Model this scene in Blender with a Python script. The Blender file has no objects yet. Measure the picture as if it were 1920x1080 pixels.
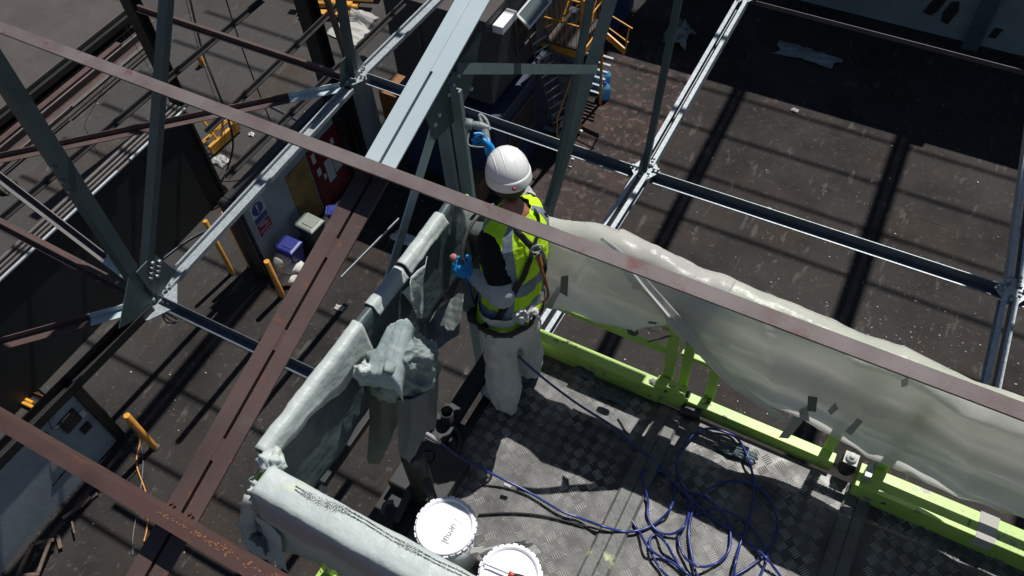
import bpy, bmesh, math, random
from mathutils import Vector, Matrix, noise as mnoise
R = math.radians
random.seed(7)
col = bpy.context.scene.collection
scene = bpy.context.scene
V3 = Vector

# ------------------------------------------------------------------ camera
CAMZ = 11.8
F_PX, PITCH, ROLL, YAW = 1586.0, R(53.6), R(-5.1), R(32.5)
fw = V3((-math.sin(YAW)*math.cos(PITCH), math.cos(YAW)*math.cos(PITCH), -math.sin(PITCH)))
rt0 = V3((math.cos(YAW), math.sin(YAW), 0)); up0 = rt0.cross(fw)
rt = rt0*math.cos(ROLL) + up0*math.sin(ROLL); up = -rt0*math.sin(ROLL) + up0*math.cos(ROLL)
cam_d = bpy.data.cameras.new("camera"); cam = bpy.data.objects.new("camera", cam_d); col.objects.link(cam)
cam_d.sensor_width = 36; cam_d.lens = 36*F_PX/1920; cam_d.clip_end = 500; cam_d.clip_start = 0.05
m = Matrix((rt, up, -fw)).transposed().to_4x4(); m.translation = V3((0, 0, CAMZ)); cam.matrix_world = m
scene.camera = cam

def ray(u, v): return fw*F_PX + rt*(u-960) - up*(v-540)
def at(u, v, z=0.0):
    r = ray(u, v); return r*((z-CAMZ)/r.z) + V3((0, 0, CAMZ))
def atx(u, v, x):
    r = ray(u, v); return r*(x/r.x) + V3((0, 0, CAMZ))
def aty(u, v, y):
    r = ray(u, v); return r*(y/r.y) + V3((0, 0, CAMZ))

# ------------------------------------------------------------------ light
SUN = V3((0.11, 1.0, 1.65)).normalized()
w = bpy.data.worlds.new("World"); scene.world = w; w.use_nodes = True
nt = w.node_tree; bg = nt.nodes['Background']; sky = nt.nodes.new('ShaderNodeTexSky')
sky.sky_type = 'NISHITA'; sky.sun_disc = False
sky.sun_elevation = math.asin(SUN.z); sky.sun_rotation = math.atan2(SUN.x, SUN.y)
nt.links.new(sky.outputs[0], bg.inputs[0]); bg.inputs[1].default_value = 0.05; sky.air_density = 0.8; sky.dust_density = 0.4
sd = bpy.data.lights.new("sun", 'SUN'); sd.energy = 4.6; sd.angle = R(0.4); sd.color = (1, 0.965, 0.92)
so = bpy.data.objects.new("sun", sd); col.objects.link(so)
so.rotation_euler = SUN.to_track_quat('Z', 'Y').to_euler(); so.location = (0, 0, 30)
scene.view_settings.view_transform = 'Standard'; scene.view_settings.look = 'None'
scene.view_settings.exposure = 0.0; scene.view_settings.gamma = 1
scene.cycles.max_bounces = 6; scene.cycles.transparent_max_bounces = 8

# ------------------------------------------------------------------ materials
def mat(name, c, rough=0.6, metal=0.0, c2=None, scale=4.0, thr=(0.35, 0.65), bump=0.0, bscale=60.0, spec=0.5,
        spots=None, coat=0.0, stretch=None, rvar=0.0, detail=6):
    M = bpy.data.materials.new(name); M.use_nodes = True; t = M.node_tree; N = t.nodes; Lk = t.links
    b = N['Principled BSDF']; b.inputs['Roughness'].default_value = rough; b.inputs['Metallic'].default_value = metal
    b.inputs['Base Color'].default_value = (*c, 1); b.inputs['Specular IOR Level'].default_value = spec
    b.inputs['Coat Weight'].default_value = coat
    tc = N.new('ShaderNodeTexCoord'); src = tc.outputs['Object']
    if stretch:
        mp = N.new('ShaderNodeMapping'); mp.inputs['Scale'].default_value = stretch; Lk.new(src, mp.inputs[0]); src = mp.outputs[0]
    out = None
    def rampn(sc, lo, hi, det=detail, off=0):
        n = N.new('ShaderNodeTexNoise'); n.inputs['Scale'].default_value = sc; n.inputs['Detail'].default_value = det
        n.inputs['Roughness'].default_value = 0.62
        if off:
            a = N.new('ShaderNodeVectorMath'); a.inputs[1].default_value = (off, off*1.7, off*0.6); Lk.new(src, a.inputs[0]); Lk.new(a.outputs[0], n.inputs['Vector'])
        else: Lk.new(src, n.inputs['Vector'])
        mr = N.new('ShaderNodeMapRange'); mr.inputs[1].default_value = lo; mr.inputs[2].default_value = hi
        Lk.new(n.outputs[0], mr.inputs[0]); return mr.outputs[0]
    colr = None
    if c2:
        mx = N.new('ShaderNodeMix'); mx.data_type = 'RGBA'; mx.inputs[6].default_value = (*c, 1); mx.inputs[7].default_value = (*c2, 1)
        Lk.new(rampn(scale, *thr), mx.inputs[0]); colr = mx.outputs[2]
    for k, sp in enumerate(spots or []):   # (colour, scale, lo, hi)
        mx = N.new('ShaderNodeMix'); mx.data_type = 'RGBA'; mx.inputs[7].default_value = (*sp[0], 1)
        if colr: Lk.new(colr, mx.inputs[6])
        else: mx.inputs[6].default_value = (*c, 1)
        Lk.new(rampn(sp[1], sp[2], sp[3], off=3.1*(k+1)), mx.inputs[0]); colr = mx.outputs[2]
    if colr: Lk.new(colr, b.inputs['Base Color'])
    if rvar:
        mr = rampn(scale*2, 0.3, 0.7, off=9); m2 = N.new('ShaderNodeMath'); m2.operation = 'MULTIPLY_ADD'
        m2.inputs[1].default_value = rvar; m2.inputs[2].default_value = rough - rvar/2; Lk.new(mr, m2.inputs[0]); Lk.new(m2.outputs[0], b.inputs['Roughness'])
    if bump:
        n = N.new('ShaderNodeTexNoise'); n.inputs['Scale'].default_value = bscale; n.inputs['Detail'].default_value = 4
        Lk.new(src, n.inputs['Vector']); bp = N.new('ShaderNodeBump'); bp.inputs['Strength'].default_value = bump
        bp.inputs['Distance'].default_value = 0.01; Lk.new(n.outputs[0], bp.inputs['Height']); Lk.new(bp.outputs[0], b.inputs['Normal'])
    return M

def film_mat(name, c, trans, c2=None, rough=0.35, scale=5, alpha=1.0, thr=(0.4, 0.7), spots=None):
    M = mat(name, c, rough, 0, c2=c2, scale=scale, thr=thr, bump=0.5, bscale=26, spec=0.5, spots=spots)
    t = M.node_tree; N = t.nodes; b = N['Principled BSDF']; o = N['Material Output']
    tr = N.new('ShaderNodeBsdfTranslucent'); tr.inputs[0].default_value = (*[min(1, x*1.25+.05) for x in c], 1)
    mx = N.new('ShaderNodeMixShader'); mx.inputs[0].default_value = trans
    t.links.new(b.outputs[0], mx.inputs[1]); t.links.new(tr.outputs[0], mx.inputs[2])
    if alpha < 1:
        tp = N.new('ShaderNodeBsdfTransparent'); m2 = N.new('ShaderNodeMixShader'); m2.inputs[0].default_value = alpha
        t.links.new(tp.outputs[0], m2.inputs[1]); t.links.new(mx.outputs[0], m2.inputs[2]); t.links.new(m2.outputs[0], o.inputs[0])
    else: t.links.new(mx.outputs[0], o.inputs[0])
    return M

M = {}
M['asphalt'] = None
M['brown'] = mat('brown_primer', (.105, .066, .060), .55, 0, c2=(.066, .043, .039), scale=2.2, bump=.06, bscale=120,
                 spots=[((.20, .075, .035), 14, .60, .70), ((.13, .10, .095), 3, .58, .75)])
M['brown_worn'] = mat('weathered_primer', (.21, .178, .172), .5, 0, c2=(.15, .112, .107), scale=5, bump=.12, bscale=220,
                      spots=[((.17, .045, .04), 7, .60, .72), ((.24, .21, .19), 11, .63, .75)])
M['rust'] = mat('rusty_primer', (.085, .045, .038), .6, 0, c2=(.20, .075, .035), scale=6, thr=(.58, .78), bump=.08, bscale=160, spots=[((.05,.03,.027), 3, .55, .7)])
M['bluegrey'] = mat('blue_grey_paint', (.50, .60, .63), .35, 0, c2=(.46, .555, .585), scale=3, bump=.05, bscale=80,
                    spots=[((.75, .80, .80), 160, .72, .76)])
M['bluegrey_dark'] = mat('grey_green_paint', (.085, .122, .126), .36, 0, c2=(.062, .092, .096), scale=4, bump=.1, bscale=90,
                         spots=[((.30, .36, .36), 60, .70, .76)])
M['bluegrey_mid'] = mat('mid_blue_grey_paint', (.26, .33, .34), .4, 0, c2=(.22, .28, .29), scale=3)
M['galv'] = mat('galvanised_steel', (.42, .46, .48), .48, .25, c2=(.27, .31, .33), scale=45, thr=(.35, .65), bump=.1, bscale=200, rvar=.2, spots=[((.12,.15,.17), 6, .62, .75)])
M['galv_dark'] = mat('shade_dark_galvanised', (.125, .15, .18), .45, .3, c2=(.095, .115, .14), scale=12)  # channel rails' shade put into the colour; also serves as plain grey
M['blacksteel'] = mat('black_painted_steel', (.014, .015, .015), .5, 0, c2=(.02, .021, .02), scale=6)
M['rustbloom'] = mat('orange_rust', (.30, .13, .06), .85)
M['darkrail'] = mat('dark_rail_steel', (.016, .0155, .0155), .45, .1, c2=(.035, .034, .033), scale=3)
M['greysteel'] = mat('dull_grey_steel', (.10, .095, .09), .5, .1, c2=(.075, .065, .062), scale=6)
M['yellow'] = mat('yellow_paint', (.72, .36, .05), .45, 0, c2=(.55, .25, .03), scale=7, thr=(.4, .7), spots=[((.18, .11, .06), 22, .64, .72)], bump=.1)
M['orange'] = mat('orange_post_paint', (.75, .33, .06), .5, 0, c2=(.58, .25, .05), scale=10, spots=[((.12, .08, .05), 18, .64, .70)])
M['lime'] = mat('lime_green_paint', (.41, .62, .125), .42, 0, c2=(.30, .47, .095), scale=3, bump=.06, bscale=70,
                spots=[((.22, .24, .19), 9, .61, .64), ((.07, .055, .04), 17, .645, .66)])
M['plate'] = mat('worn_aluminium_plate', (.135, .133, .127), .5, .1, c2=(.04, .0395, .038), scale=5, thr=(.35, .65), bump=.08, bscale=120,
                 spots=[((.40, .40, .38), 60, .66, .70), ((.03, .03, .03), 2.2, .50, .66)], rvar=.25)
M['tread'] = mat('polished_tread_bar', (.60, .595, .56), .5, .1, c2=(.17, .168, .16), scale=4, thr=(.35, .6), rvar=.2)
M['strip'] = mat('grey_painted_strip', (.13, .133, .125), .55, 0, c2=(.08, .083, .08), scale=9, bump=.2,
                 spots=[((.42, .48, .22), 6, .62, .70), ((.05, .05, .05), 18, .60, .68)])
M['rubber'] = mat('black_rubber', (.012, .012, .012), .6)
M['film'] = film_mat('frosted_plastic_film', (.76, .757, .735), .62, c2=(.50, .50, .47), rough=.30, scale=1.7, alpha=.84)
M['paintfilm'] = film_mat('overspray_covered_film', (.50, .56, .54), .12, c2=(.60, .65, .63), rough=.48, scale=4,
                          spots=[((.66, .70, .42), 4, .62, .76), ((.10, .15, .15), 8, .66, .75)])
M['darkfilm'] = film_mat('blue_grey_overspray_film', (.06, .09, .10), .06, c2=(.095, .13, .138), rough=.45, scale=5)
M['midfilm'] = film_mat('grey_overspray_film', (.12, .145, .14), .12, c2=(.19, .215, .205), rough=.4, scale=6)
M['greycloth'] = film_mat('overspray_soaked_cloth', (.20, .245, .235), .10, c2=(.29, .345, .33), rough=.55, scale=7)
M['greycloth_pale'] = film_mat('pale_overspray_cloth', (.42, .50, .49), .08, c2=(.33, .41, .405), rough=.6, scale=14)
M['midcloth'] = mat('flat_grey_coated_cloth', (.15, .165, .16), .6, 0, c2=(.11, .12, .118), scale=5, bump=.2)
M['tape'] = film_mat('grey_tape', (.44, .46, .42), .3)
M['tapedark'] = mat('dark_tape', (.13, .14, .13), .5)
M['white'] = mat('white_plastic', (.86, .86, .88), .35, 0)
M['lid'] = mat('white_lid_plastic', (.93, .93, .98), .35, 0, c2=(.88, .88, .97), scale=3)
M['ink'] = mat('grey_marker_ink', (.16, .17, .18), .7)
M['hose'] = mat('blue_hose', (.022, .045, .21), .3, 0, c2=(.018, .022, .12), scale=22, thr=(.45, .65), spots=[((.30,.31,.33), 60, .72, .76)])
M['hoseend'] = mat('pale_hose_sleeve', (.42, .42, .42), .5)
M['cable'] = mat('black_cable', (.012, .012, .013), .45)
M['hivis'] = mat('hi_vis_yellow_fabric', (.62, .95, .035), .75, 0, c2=(.50, .86, .02), scale=6, bump=.3, bscale=40, spec=.2)
M['reflect'] = mat('grey_reflective_tape', (.22, .26, .31), .4, .1, c2=(.17, .21, .26), scale=10, bump=.2, bscale=60)
M['blackfab'] = mat('black_fabric', (.010, .010, .011), .85, spec=.2)
M['strap'] = mat('black_webbing', (.016, .016, .018), .75)
M['skin'] = mat('tanned_skin', (.36, .16, .11), .5, c2=(.30, .12, .085), scale=9)
M['hair'] = mat('dark_hair', (.035, .022, .016), .7, bump=.6, bscale=150)
M['helmet'] = mat('white_helmet_shell', (.80, .81, .79), .32, 0, c2=(.76, .77, .74), scale=5,
                  spots=[((.46, .47, .34), 11, .66, .74)])
M['darkred'] = mat('dark_red_plastic', (.20, .015, .03), .4)
M['glove'] = mat('blue_nitrile', (.015, .30, .72), .35, 0, c2=(.012, .25, .62), scale=14, bump=.3, bscale=60)
M['sleeve'] = mat('grey_jersey', (.50, .505, .51), .8, 0, c2=(.38, .385, .39), scale=12, bump=.5, bscale=50)
M['overall'] = mat('paint_stained_white_overalls', (.66, .655, .62), .8, 0, c2=(.50, .505, .49), scale=6, bump=.4, bscale=30,
                   spots=[((.22, .26, .28), 9, .64, .76)])
M['rope'] = mat('orange_brown_rope', (.30, .10, .035), .7, bump=.6, bscale=300)
M['gun'] = mat('paint_coated_gun', (.19, .22, .22), .5, .1, c2=(.26, .29, .29), scale=20, bump=.4)
M['whitewall'] = mat('dirty_white_wall', (.34, .38, .40), .75, 0, c2=(.26, .29, .31), scale=1.6, bump=.15, bscale=25,
                     spots=[((.10, .11, .12), 3.2, .64, .76), ((.25, .32, .30), 1.3, .55, .75)])
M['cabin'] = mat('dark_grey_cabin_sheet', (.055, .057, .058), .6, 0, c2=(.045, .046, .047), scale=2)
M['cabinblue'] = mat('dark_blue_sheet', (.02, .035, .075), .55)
M['roofdirt'] = mat('dirty_flat_roof', (.085, .075, .068), .9, 0, c2=(.062, .054, .05), scale=1.2)
M['glass'] = mat('dark_window_glass', (.10, .13, .13), .1, 0)
M['frame'] = mat('white_window_frame', (.66, .68, .68), .4)
M['red'] = mat('red_notice_board', (.17, .012, .02), .5, 0, c2=(.12, .01, .015), scale=3)
M['mustard'] = mat('mustard_door', (.30, .19, .045), .6, 0, c2=(.10, .08, .04), scale=3, thr=(.45, .7))
M['bluebin'] = mat('blue_bin_plastic', (.022, .03, .19), .4)
M['greybin'] = mat('dark_grey_bin_plastic', (.045, .055, .05), .45)
M['greylid'] = mat('grey_green_bin_lid', (.26, .29, .25), .45, c2=(.2, .23, .2), scale=6)
M['sack'] = mat('white_woven_sack', (.62, .62, .55), .8, c2=(.52, .52, .46), scale=5, bump=.5, bscale=60)
M['timber'] = mat('weathered_timber', (.20, .14, .10), .85, c2=(.12, .085, .065), scale=6, stretch=(1, 6, 1))
M['bottle'] = film_mat('blue_water_bottle', (.12, .38, .58), .4, rough=.15)
M['card'] = mat('brown_cardboard', (.16, .09, .05), .85)
M['cabinet'] = mat('orange_cabinet', (.26, .11, .03), .5)
M['signblue'] = mat('sign_blue', (.015, .05, .22), .5)
M['signred'] = mat('sign_red', (.22, .012, .02), .5)
M['paper'] = mat('pale_paper', (.55, .56, .52), .8)
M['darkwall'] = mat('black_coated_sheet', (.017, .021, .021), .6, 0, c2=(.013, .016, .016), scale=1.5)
M['concretewall'] = mat('grey_green_render', (.23, .28, .27), .85, 0, c2=(.18, .22, .22), scale=1.1, detail=3)
M['handle'] = mat('red_handle_plastic', (.48, .05, .03), .4)
M['knobpink'] = mat('faded_pink_plastic', (.42, .17, .16), .5)
M['debris'] = mat('pale_debris', (.42, .42, .38), .8)
M['grease'] = mat('dark_machine_metal', (.03, .032, .034), .5, .2)
M['bluedoor'] = mat('blue_container_paint', (.02, .045, .15), .5, 0, c2=(.015, .035, .11), scale=2)

def ground_material():
    Mt = bpy.data.materials.new('worn_asphalt'); Mt.use_nodes = True; t = Mt.node_tree; N = t.nodes; L = t.links
    b = N['Principled BSDF']; b.inputs['Roughness'].default_value = .88; b.inputs['Specular IOR Level'].default_value = .25
    tc = N.new('ShaderNodeTexCoord'); src = tc.outputs['Object']
    def noise(sc, lo, hi, det=6, off=0, st=None, rough=.6):
        s = src
        mp = N.new('ShaderNodeMapping'); mp.inputs['Location'].default_value = (off, off*1.3, 0)
        if st: mp.inputs['Scale'].default_value = st
        L.new(s, mp.inputs[0])
        n = N.new('ShaderNodeTexNoise'); n.inputs['Scale'].default_value = sc; n.inputs['Detail'].default_value = det; n.inputs['Roughness'].default_value = rough
        L.new(mp.outputs[0], n.inputs['Vector']); mr = N.new('ShaderNodeMapRange'); mr.inputs[1].default_value = lo; mr.inputs[2].default_value = hi
        L.new(n.outputs[0], mr.inputs[0]); return mr.outputs[0]
    def mul(a, bb):
        mm = N.new('ShaderNodeMath'); mm.operation = 'MULTIPLY'; L.new(a, mm.inputs[0])
        if isinstance(bb, float): mm.inputs[1].default_value = bb
        else: L.new(bb, mm.inputs[1])
        return mm.outputs[0]
    def mix(f, a, bcol):
        mx = N.new('ShaderNodeMix'); mx.data_type = 'RGBA'; L.new(f, mx.inputs[0])
        if isinstance(a, tuple): mx.inputs[6].default_value = (*a, 1)
        else: L.new(a, mx.inputs[6])
        mx.inputs[7].default_value = (*bcol, 1); return mx.outputs[2]
    sep = N.new('ShaderNodeSeparateXYZ'); L.new(src, sep.inputs[0])
    def band(out, lo, hi):
        mr = N.new('ShaderNodeMapRange'); mr.inputs[1].default_value = lo; mr.inputs[2].default_value = hi; L.new(out, mr.inputs[0]); return mr.outputs[0]
    c = mix(noise(1.1, .35, .68), (.018, .0168, .0162), (.036, .033, .0315))
    west = band(sep.outputs[0], -9.0, -11.5)          # greyer, paler yard beyond the cabins
    c = mix(mul(west, noise(.9, -.1, .4)), c, (.063, .061, .059))
    c = mix(mul(noise(.55, .50, .72, off=4), .8), c, (.050, .032, .020))   # rusty brown stains
    c = mix(mul(noise(3.2, .56, .70, off=8, det=8), .55), c, (.060, .048, .034))
    # flaking old red paint in a strip beside the stairs
    strip = mul(mul(band(sep.outputs[0], -5.75, -5.5), band(sep.outputs[0], -3.7, -3.95)), mul(band(sep.outputs[1], 6.0, 7.5), band(sep.outputs[1], 14.6, 13.9)))
    c = mix(mul(mul(strip, noise(2.2, .40, .62, off=2, det=7)), .8), c, (.068, .044, .040))
    c = mix(mul(mul(strip, noise(6.5, .56, .59, off=6, det=5)), .85), c, (.125, .082, .074))
    c = mix(mul(noise(.35, .45, .62, off=31, det=8), .6), c, (.048, .044, .040))
    # scuffs and swirls
    c = mix(mul(noise(2.2, .60, .66, off=12, det=9, st=(2.2, .7, 1)), .5), c, (.12, .11, .095))
    c = mix(mul(noise(9, .60, .66, off=44, det=9), .5), c, (.11, .10, .09))
    # gritty sparkle
    v = N.new('ShaderNodeTexVoronoi'); v.inputs['Scale'].default_value = 26; L.new(src, v.inputs[0])
    dots = N.new('ShaderNodeMapRange'); dots.inputs[1].default_value = .17; dots.inputs[2].default_value = .12; L.new(v.outputs['Distance'], dots.inputs[0])
    sel = N.new('ShaderNodeSeparateColor'); L.new(v.outputs['Color'], sel.inputs[0])
    selr = N.new('ShaderNodeMapRange'); selr.inputs[1].default_value = .86; selr.inputs[2].default_value = .99; L.new(sel.outputs[0], selr.inputs[0])
    c = mix(mul(mul(dots.outputs[0], selr.outputs[0]), noise(.8, .40, .68, off=15)), c, (.17, .155, .14))
    c = mix(noise(95, .60, .80, det=2), c, (.10, .09, .08))
    # slab joints
    for k, (o, per) in enumerate(((0, 3.1), (1, 4.3))):
        md = N.new('ShaderNodeMath'); md.operation = 'PINGPONG'; md.inputs[1].default_value = per/2
        ad = N.new('ShaderNodeMath'); ad.operation = 'ADD'; ad.inputs[1].default_value = 60.3 + k*.9; L.new(sep.outputs[o], ad.inputs[0]); L.new(ad.outputs[0], md.inputs[0])
        j = N.new('ShaderNodeMapRange'); j.inputs[1].default_value = .018; j.inputs[2].default_value = .006; L.new(md.outputs[0], j.inputs[0])
        c = mix(mul(j.outputs[0], noise(1.1, .52, .7, off=20+k)), c, (.07, .06, .05) if k == 0 else (.012, .011, .01))
    L.new(c, b.inputs['Base Color'])
    n = N.new('ShaderNodeTexNoise'); n.inputs['Scale'].default_value = 60; n.inputs['Detail'].default_value = 5; L.new(src, n.inputs['Vector'])
    bp = N.new('ShaderNodeBump'); bp.inputs['Strength'].default_value = .6; bp.inputs['Distance'].default_value = .02
    L.new(n.outputs[0], bp.inputs['Height']); L.new(bp.outputs[0], b.inputs['Normal'])
    return Mt
M['asphalt'] = ground_material()

# ------------------------------------------------------------------ mesh helpers
class MB:
    def __init__(s): s.v = []; s.f = []; s.sm = []; s.mi = []; s.cur = 0
    def add(s, vs, fs, smooth=False):
        o = len(s.v); s.v += [V3(p) for p in vs]
        for f in fs: s.f.append([i+o for i in f]); s.sm.append(smooth); s.mi.append(s.cur)
        return s
    def box(s, a, b):
        x0, y0, z0 = a; x1, y1, z1 = b
        return s.add([(x0,y0,z0),(x1,y0,z0),(x1,y1,z0),(x0,y1,z0),(x0,y0,z1),(x1,y0,z1),(x1,y1,z1),(x0,y1,z1)],
                     [(0,3,2,1),(4,5,6,7),(0,1,5,4),(1,2,6,5),(2,3,7,6),(3,0,4,7)])
    def prism(s, p0, p1, prof, upv=(0,0,1)):
        """closed 2-D outline (a: sideways, b: up) swept from p0 to p1"""
        p0 = V3(p0); p1 = V3(p1); d = (p1-p0).normalized(); side = d.cross(V3(upv)).normalized(); u = side.cross(d).normalized()
        n = len(prof); vs = [p0+side*a+u*b for a, b in prof] + [p1+side*a+u*b for a, b in prof]
        fs = [(i, (i+1) % n, n+(i+1) % n, n+i) for i in range(n)] + [tuple(range(n))[::-1], tuple(range(n, 2*n))]
        return s.add(vs, fs)
    def beam(s, p0, p1, w_, h_, upv=(0,0,1)):
        a, b = w_/2, h_/2; return s.prism(p0, p1, [(-a,-b),(a,-b),(a,b),(-a,b)], upv)
    def tube(s, pts, r, n=8, caps=True, smooth=True):
        pts = [V3(p) for p in pts]; rr = r if isinstance(r, (list, tuple)) else [r]*len(pts)
        prev = None; rings = []
        for i, p in enumerate(pts):
            d = (pts[min(i+1, len(pts)-1)] - pts[max(i-1, 0)])
            d = d.normalized() if d.length > 1e-9 else V3((0,0,1))
            if prev is None:
                a = V3((0,0,1)) if abs(d.z) < .9 else V3((1,0,0)); prev = (a - d*a.dot(d)).normalized()
            else: prev = (prev - d*prev.dot(d)).normalized()
            b = d.cross(prev); rings.append([p + (prev*math.cos(2*math.pi*k/n)+b*math.sin(2*math.pi*k/n))*rr[i] for k in range(n)])
        o = [q for g in rings for q in g]; fs = []
        for i in range(len(rings)-1):
            for k in range(n): fs.append((i*n+k, i*n+(k+1) % n, (i+1)*n+(k+1) % n, (i+1)*n+k))
        s.add(o, fs, smooth)
        if caps: s.add(rings[0], [tuple(range(n))[::-1]]); s.add(rings[-1], [tuple(range(n))])
        return s
    def lathe(s, prof, c, n=32, axis=(0,0,1), smooth=True, ph=0):
        c = V3(c); ax = V3(axis).normalized(); a = V3((1,0,0)) if abs(ax.x) < .9 else V3((0,1,0)); a = (a-ax*a.dot(ax)).normalized(); b = ax.cross(a)
        vs = []; fs = []
        for r, z in prof:
            for k in range(n):
                t = 2*math.pi*k/n+ph; vs.append(c+ax*z+(a*math.cos(t)+b*math.sin(t))*r)
        for i in range(len(prof)-1):
            for k in range(n): fs.append((i*n+k, i*n+(k+1) % n, (i+1)*n+(k+1) % n, (i+1)*n+k))
        return s.add(vs, fs, smooth)
    def grid(s, rows, smooth=True, close=False):
        n = len(rows[0]); vs = [p for r_ in rows for p in r_]; fs = []
        for i in range(len(rows)-1):
            for k in range(n if close else n-1): fs.append((i*n+k, i*n+(k+1) % n, (i+1)*n+(k+1) % n, (i+1)*n+k))
        return s.add(vs, fs, smooth)
    def ball(s, c, r, n=12, sc=(1,1,1)):
        c = V3(c); rows = []
        for i in range(n//2+1):
            t = math.pi*i/(n//2); rows.append([c+V3((math.sin(t)*math.cos(2*math.pi*k/n)*r*sc[0], math.sin(t)*math.sin(2*math.pi*k/n)*r*sc[1], math.cos(t)*r*sc[2])) for k in range(n)])
        return s.grid(rows, close=True)
    def plate(s, pts, th):
        """flat polygon given in order, thickened along its normal"""
        pts = [V3(p) for p in pts]; nrm = (pts[1]-pts[0]).cross(pts[2]-pts[0]).normalized(); n = len(pts)
        vs = pts + [p-nrm*th for p in pts]
        return s.add(vs, [tuple(range(n)), tuple(range(n, 2*n))[::-1]] + [(i, n+i, n+(i+1) % n, (i+1) % n) for i in range(n)])
    def bolt(s, p, r=.011, h=.012, axis=(0,0,1)):
        return s.lathe([(0,h),(r*.8,h),(r,h*.6),(r,0)], p, 6, axis, smooth=False)

ORI = {}
def tag(o, label=None, cat=None, group=None, kind=None):
    if label: o['label'] = label
    if cat: o['category'] = cat
    if group: o['group'] = group
    if kind: o['kind'] = kind
    return o
def thing(name, label, cat, loc, group=None, kind=None):
    o = bpy.data.objects.new(name, None); o.empty_display_size = .1; col.objects.link(o); o.location = loc
    ORI[o.name] = V3(loc); return tag(o, label, cat, group, kind)
def comps(mb):
    par = list(range(len(mb.v)))
    def f_(a):
        while par[a] != a: par[a] = par[par[a]]; a = par[a]
        return a
    for f in mb.f:
        for q in f[1:]: par[f_(q)] = f_(f[0])
    groups = {}
    for i, f in enumerate(mb.f): groups.setdefault(f_(f[0]), []).append(i)
    out = []
    for fs in groups.values():
        m2 = MB(); mp = {}
        for i in fs:
            g_ = []
            for q in mb.f[i]:
                if q not in mp: mp[q] = len(m2.v); m2.v.append(mb.v[q])
                g_.append(mp[q])
            m2.f.append(g_); m2.sm.append(mb.sm[i]); m2.mi.append(0)
        out.append(m2)
    return out
def build_each(mb, name, material, parent, **kw):
    """every loose piece becomes a part of its own"""
    for m2 in comps(mb): build(m2, name, material, parent, **kw)
def build(mb, name, material, parent=None, loc=None, label=None, cat=None, group=None, kind=None, solid=0, bevel=0, sub=0):
    org = ORI[parent.name] if parent else V3(loc if loc is not None else (0,0,0))
    me = bpy.data.meshes.new(name); me.from_pydata([tuple(p-org) for p in mb.v], [], mb.f)
    me.polygons.foreach_set('use_smooth', mb.sm); me.polygons.foreach_set('material_index', mb.mi)
    ms = material if isinstance(material, (list, tuple)) else [material]
    for x in ms: me.materials.append(M[x] if isinstance(x, str) else x)
    me.validate(); me.update()
    bm = bmesh.new(); bm.from_mesh(me); bmesh.ops.recalc_face_normals(bm, faces=bm.faces); bm.to_mesh(me); bm.free()
    o = bpy.data.objects.new(name, me); col.objects.link(o); ORI[o.name] = org
    if parent: o.parent = parent
    else: o.location = org
    if solid: md = o.modifiers.new('s', 'SOLIDIFY'); md.thickness = solid; md.offset = 0
    if bevel: md = o.modifiers.new('b', 'BEVEL'); md.width = bevel; md.segments = 2; md.limit_method = 'ANGLE'
    if sub: md = o.modifiers.new('u', 'SUBSURF'); md.levels = sub; md.render_levels = sub
    return tag(o, label, cat, group, kind)
def copy_tree(o, parent=None, loc=None, label=None):
    c = o.copy(); col.objects.link(c); ORI[c.name] = V3(loc) if loc is not None else ORI.get(o.name, V3())
    if parent: c.parent = parent
    if loc is not None: c.location = loc
    if label: c['label'] = label
    for ch in [x for x in bpy.data.objects if x.parent == o]: copy_tree(ch, c)
    return c
def lerp(a, b, t): return a+(b-a)*t
def pl(pts, t):
    """point at fraction t along a polyline"""
    n = len(pts)-1; f = min(max(t, 0), .99999)*n; i = int(f); return lerp(V3(pts[i]), V3(pts[i+1]), f-i)
def spline(pts, n=8):
    pts = [V3(p) for p in pts]; q = [pts[0]*2-pts[1]]+pts+[pts[-1]*2-pts[-2]]; out = []
    for i in range(1, len(q)-2):
        for k in range(n):
            t = k/n; a, b, c, d = q[i-1:i+3]
            out.append(.5*((2*b)+(c-a)*t+(2*a-5*b+4*c-d)*t*t+(3*b-a-3*c+d)*t**3))
    out.append(pts[-1]); return out
def ns(p, s=1.0, o=0): return mnoise.noise(V3(p)*s+V3((o, o*.7, -o)))
def fr(p, s=1.0, o=0, oct=4): return mnoise.fractal(V3(p)*s+V3((o, o*.7, -o)), 1.0, 2.0, oct)
_rc = random.Random(77); CR = [(V3((_rc.gauss(0,1), _rc.gauss(0,1), _rc.gauss(0,1))).normalized(), _rc.uniform(.7,1.5), _rc.uniform(0,9)) for _ in range(40)]
def crease(p, s=1.0, o=0, n=5):
    """straight sharp folds like crumpled film; roughly -1..1"""
    p = V3(p)*s; v = 0; tot = 0
    for i in range(n):
        d, f, ph = CR[(o+i) % 40]; fq = f*(1+.55*i); x = p.dot(d)*fq+ph+.35*mnoise.noise(p*.8+V3((i, o, 0)))
        t_ = abs((x % 1.0)*2-1); v += (t_*t_*2-1)/(1+.6*i); tot += 1/(1+.6*i)
    return v/tot*1.6
def ridge(p, s=1.0, o=0): return 1-2*abs(ns(p, s, o))
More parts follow.
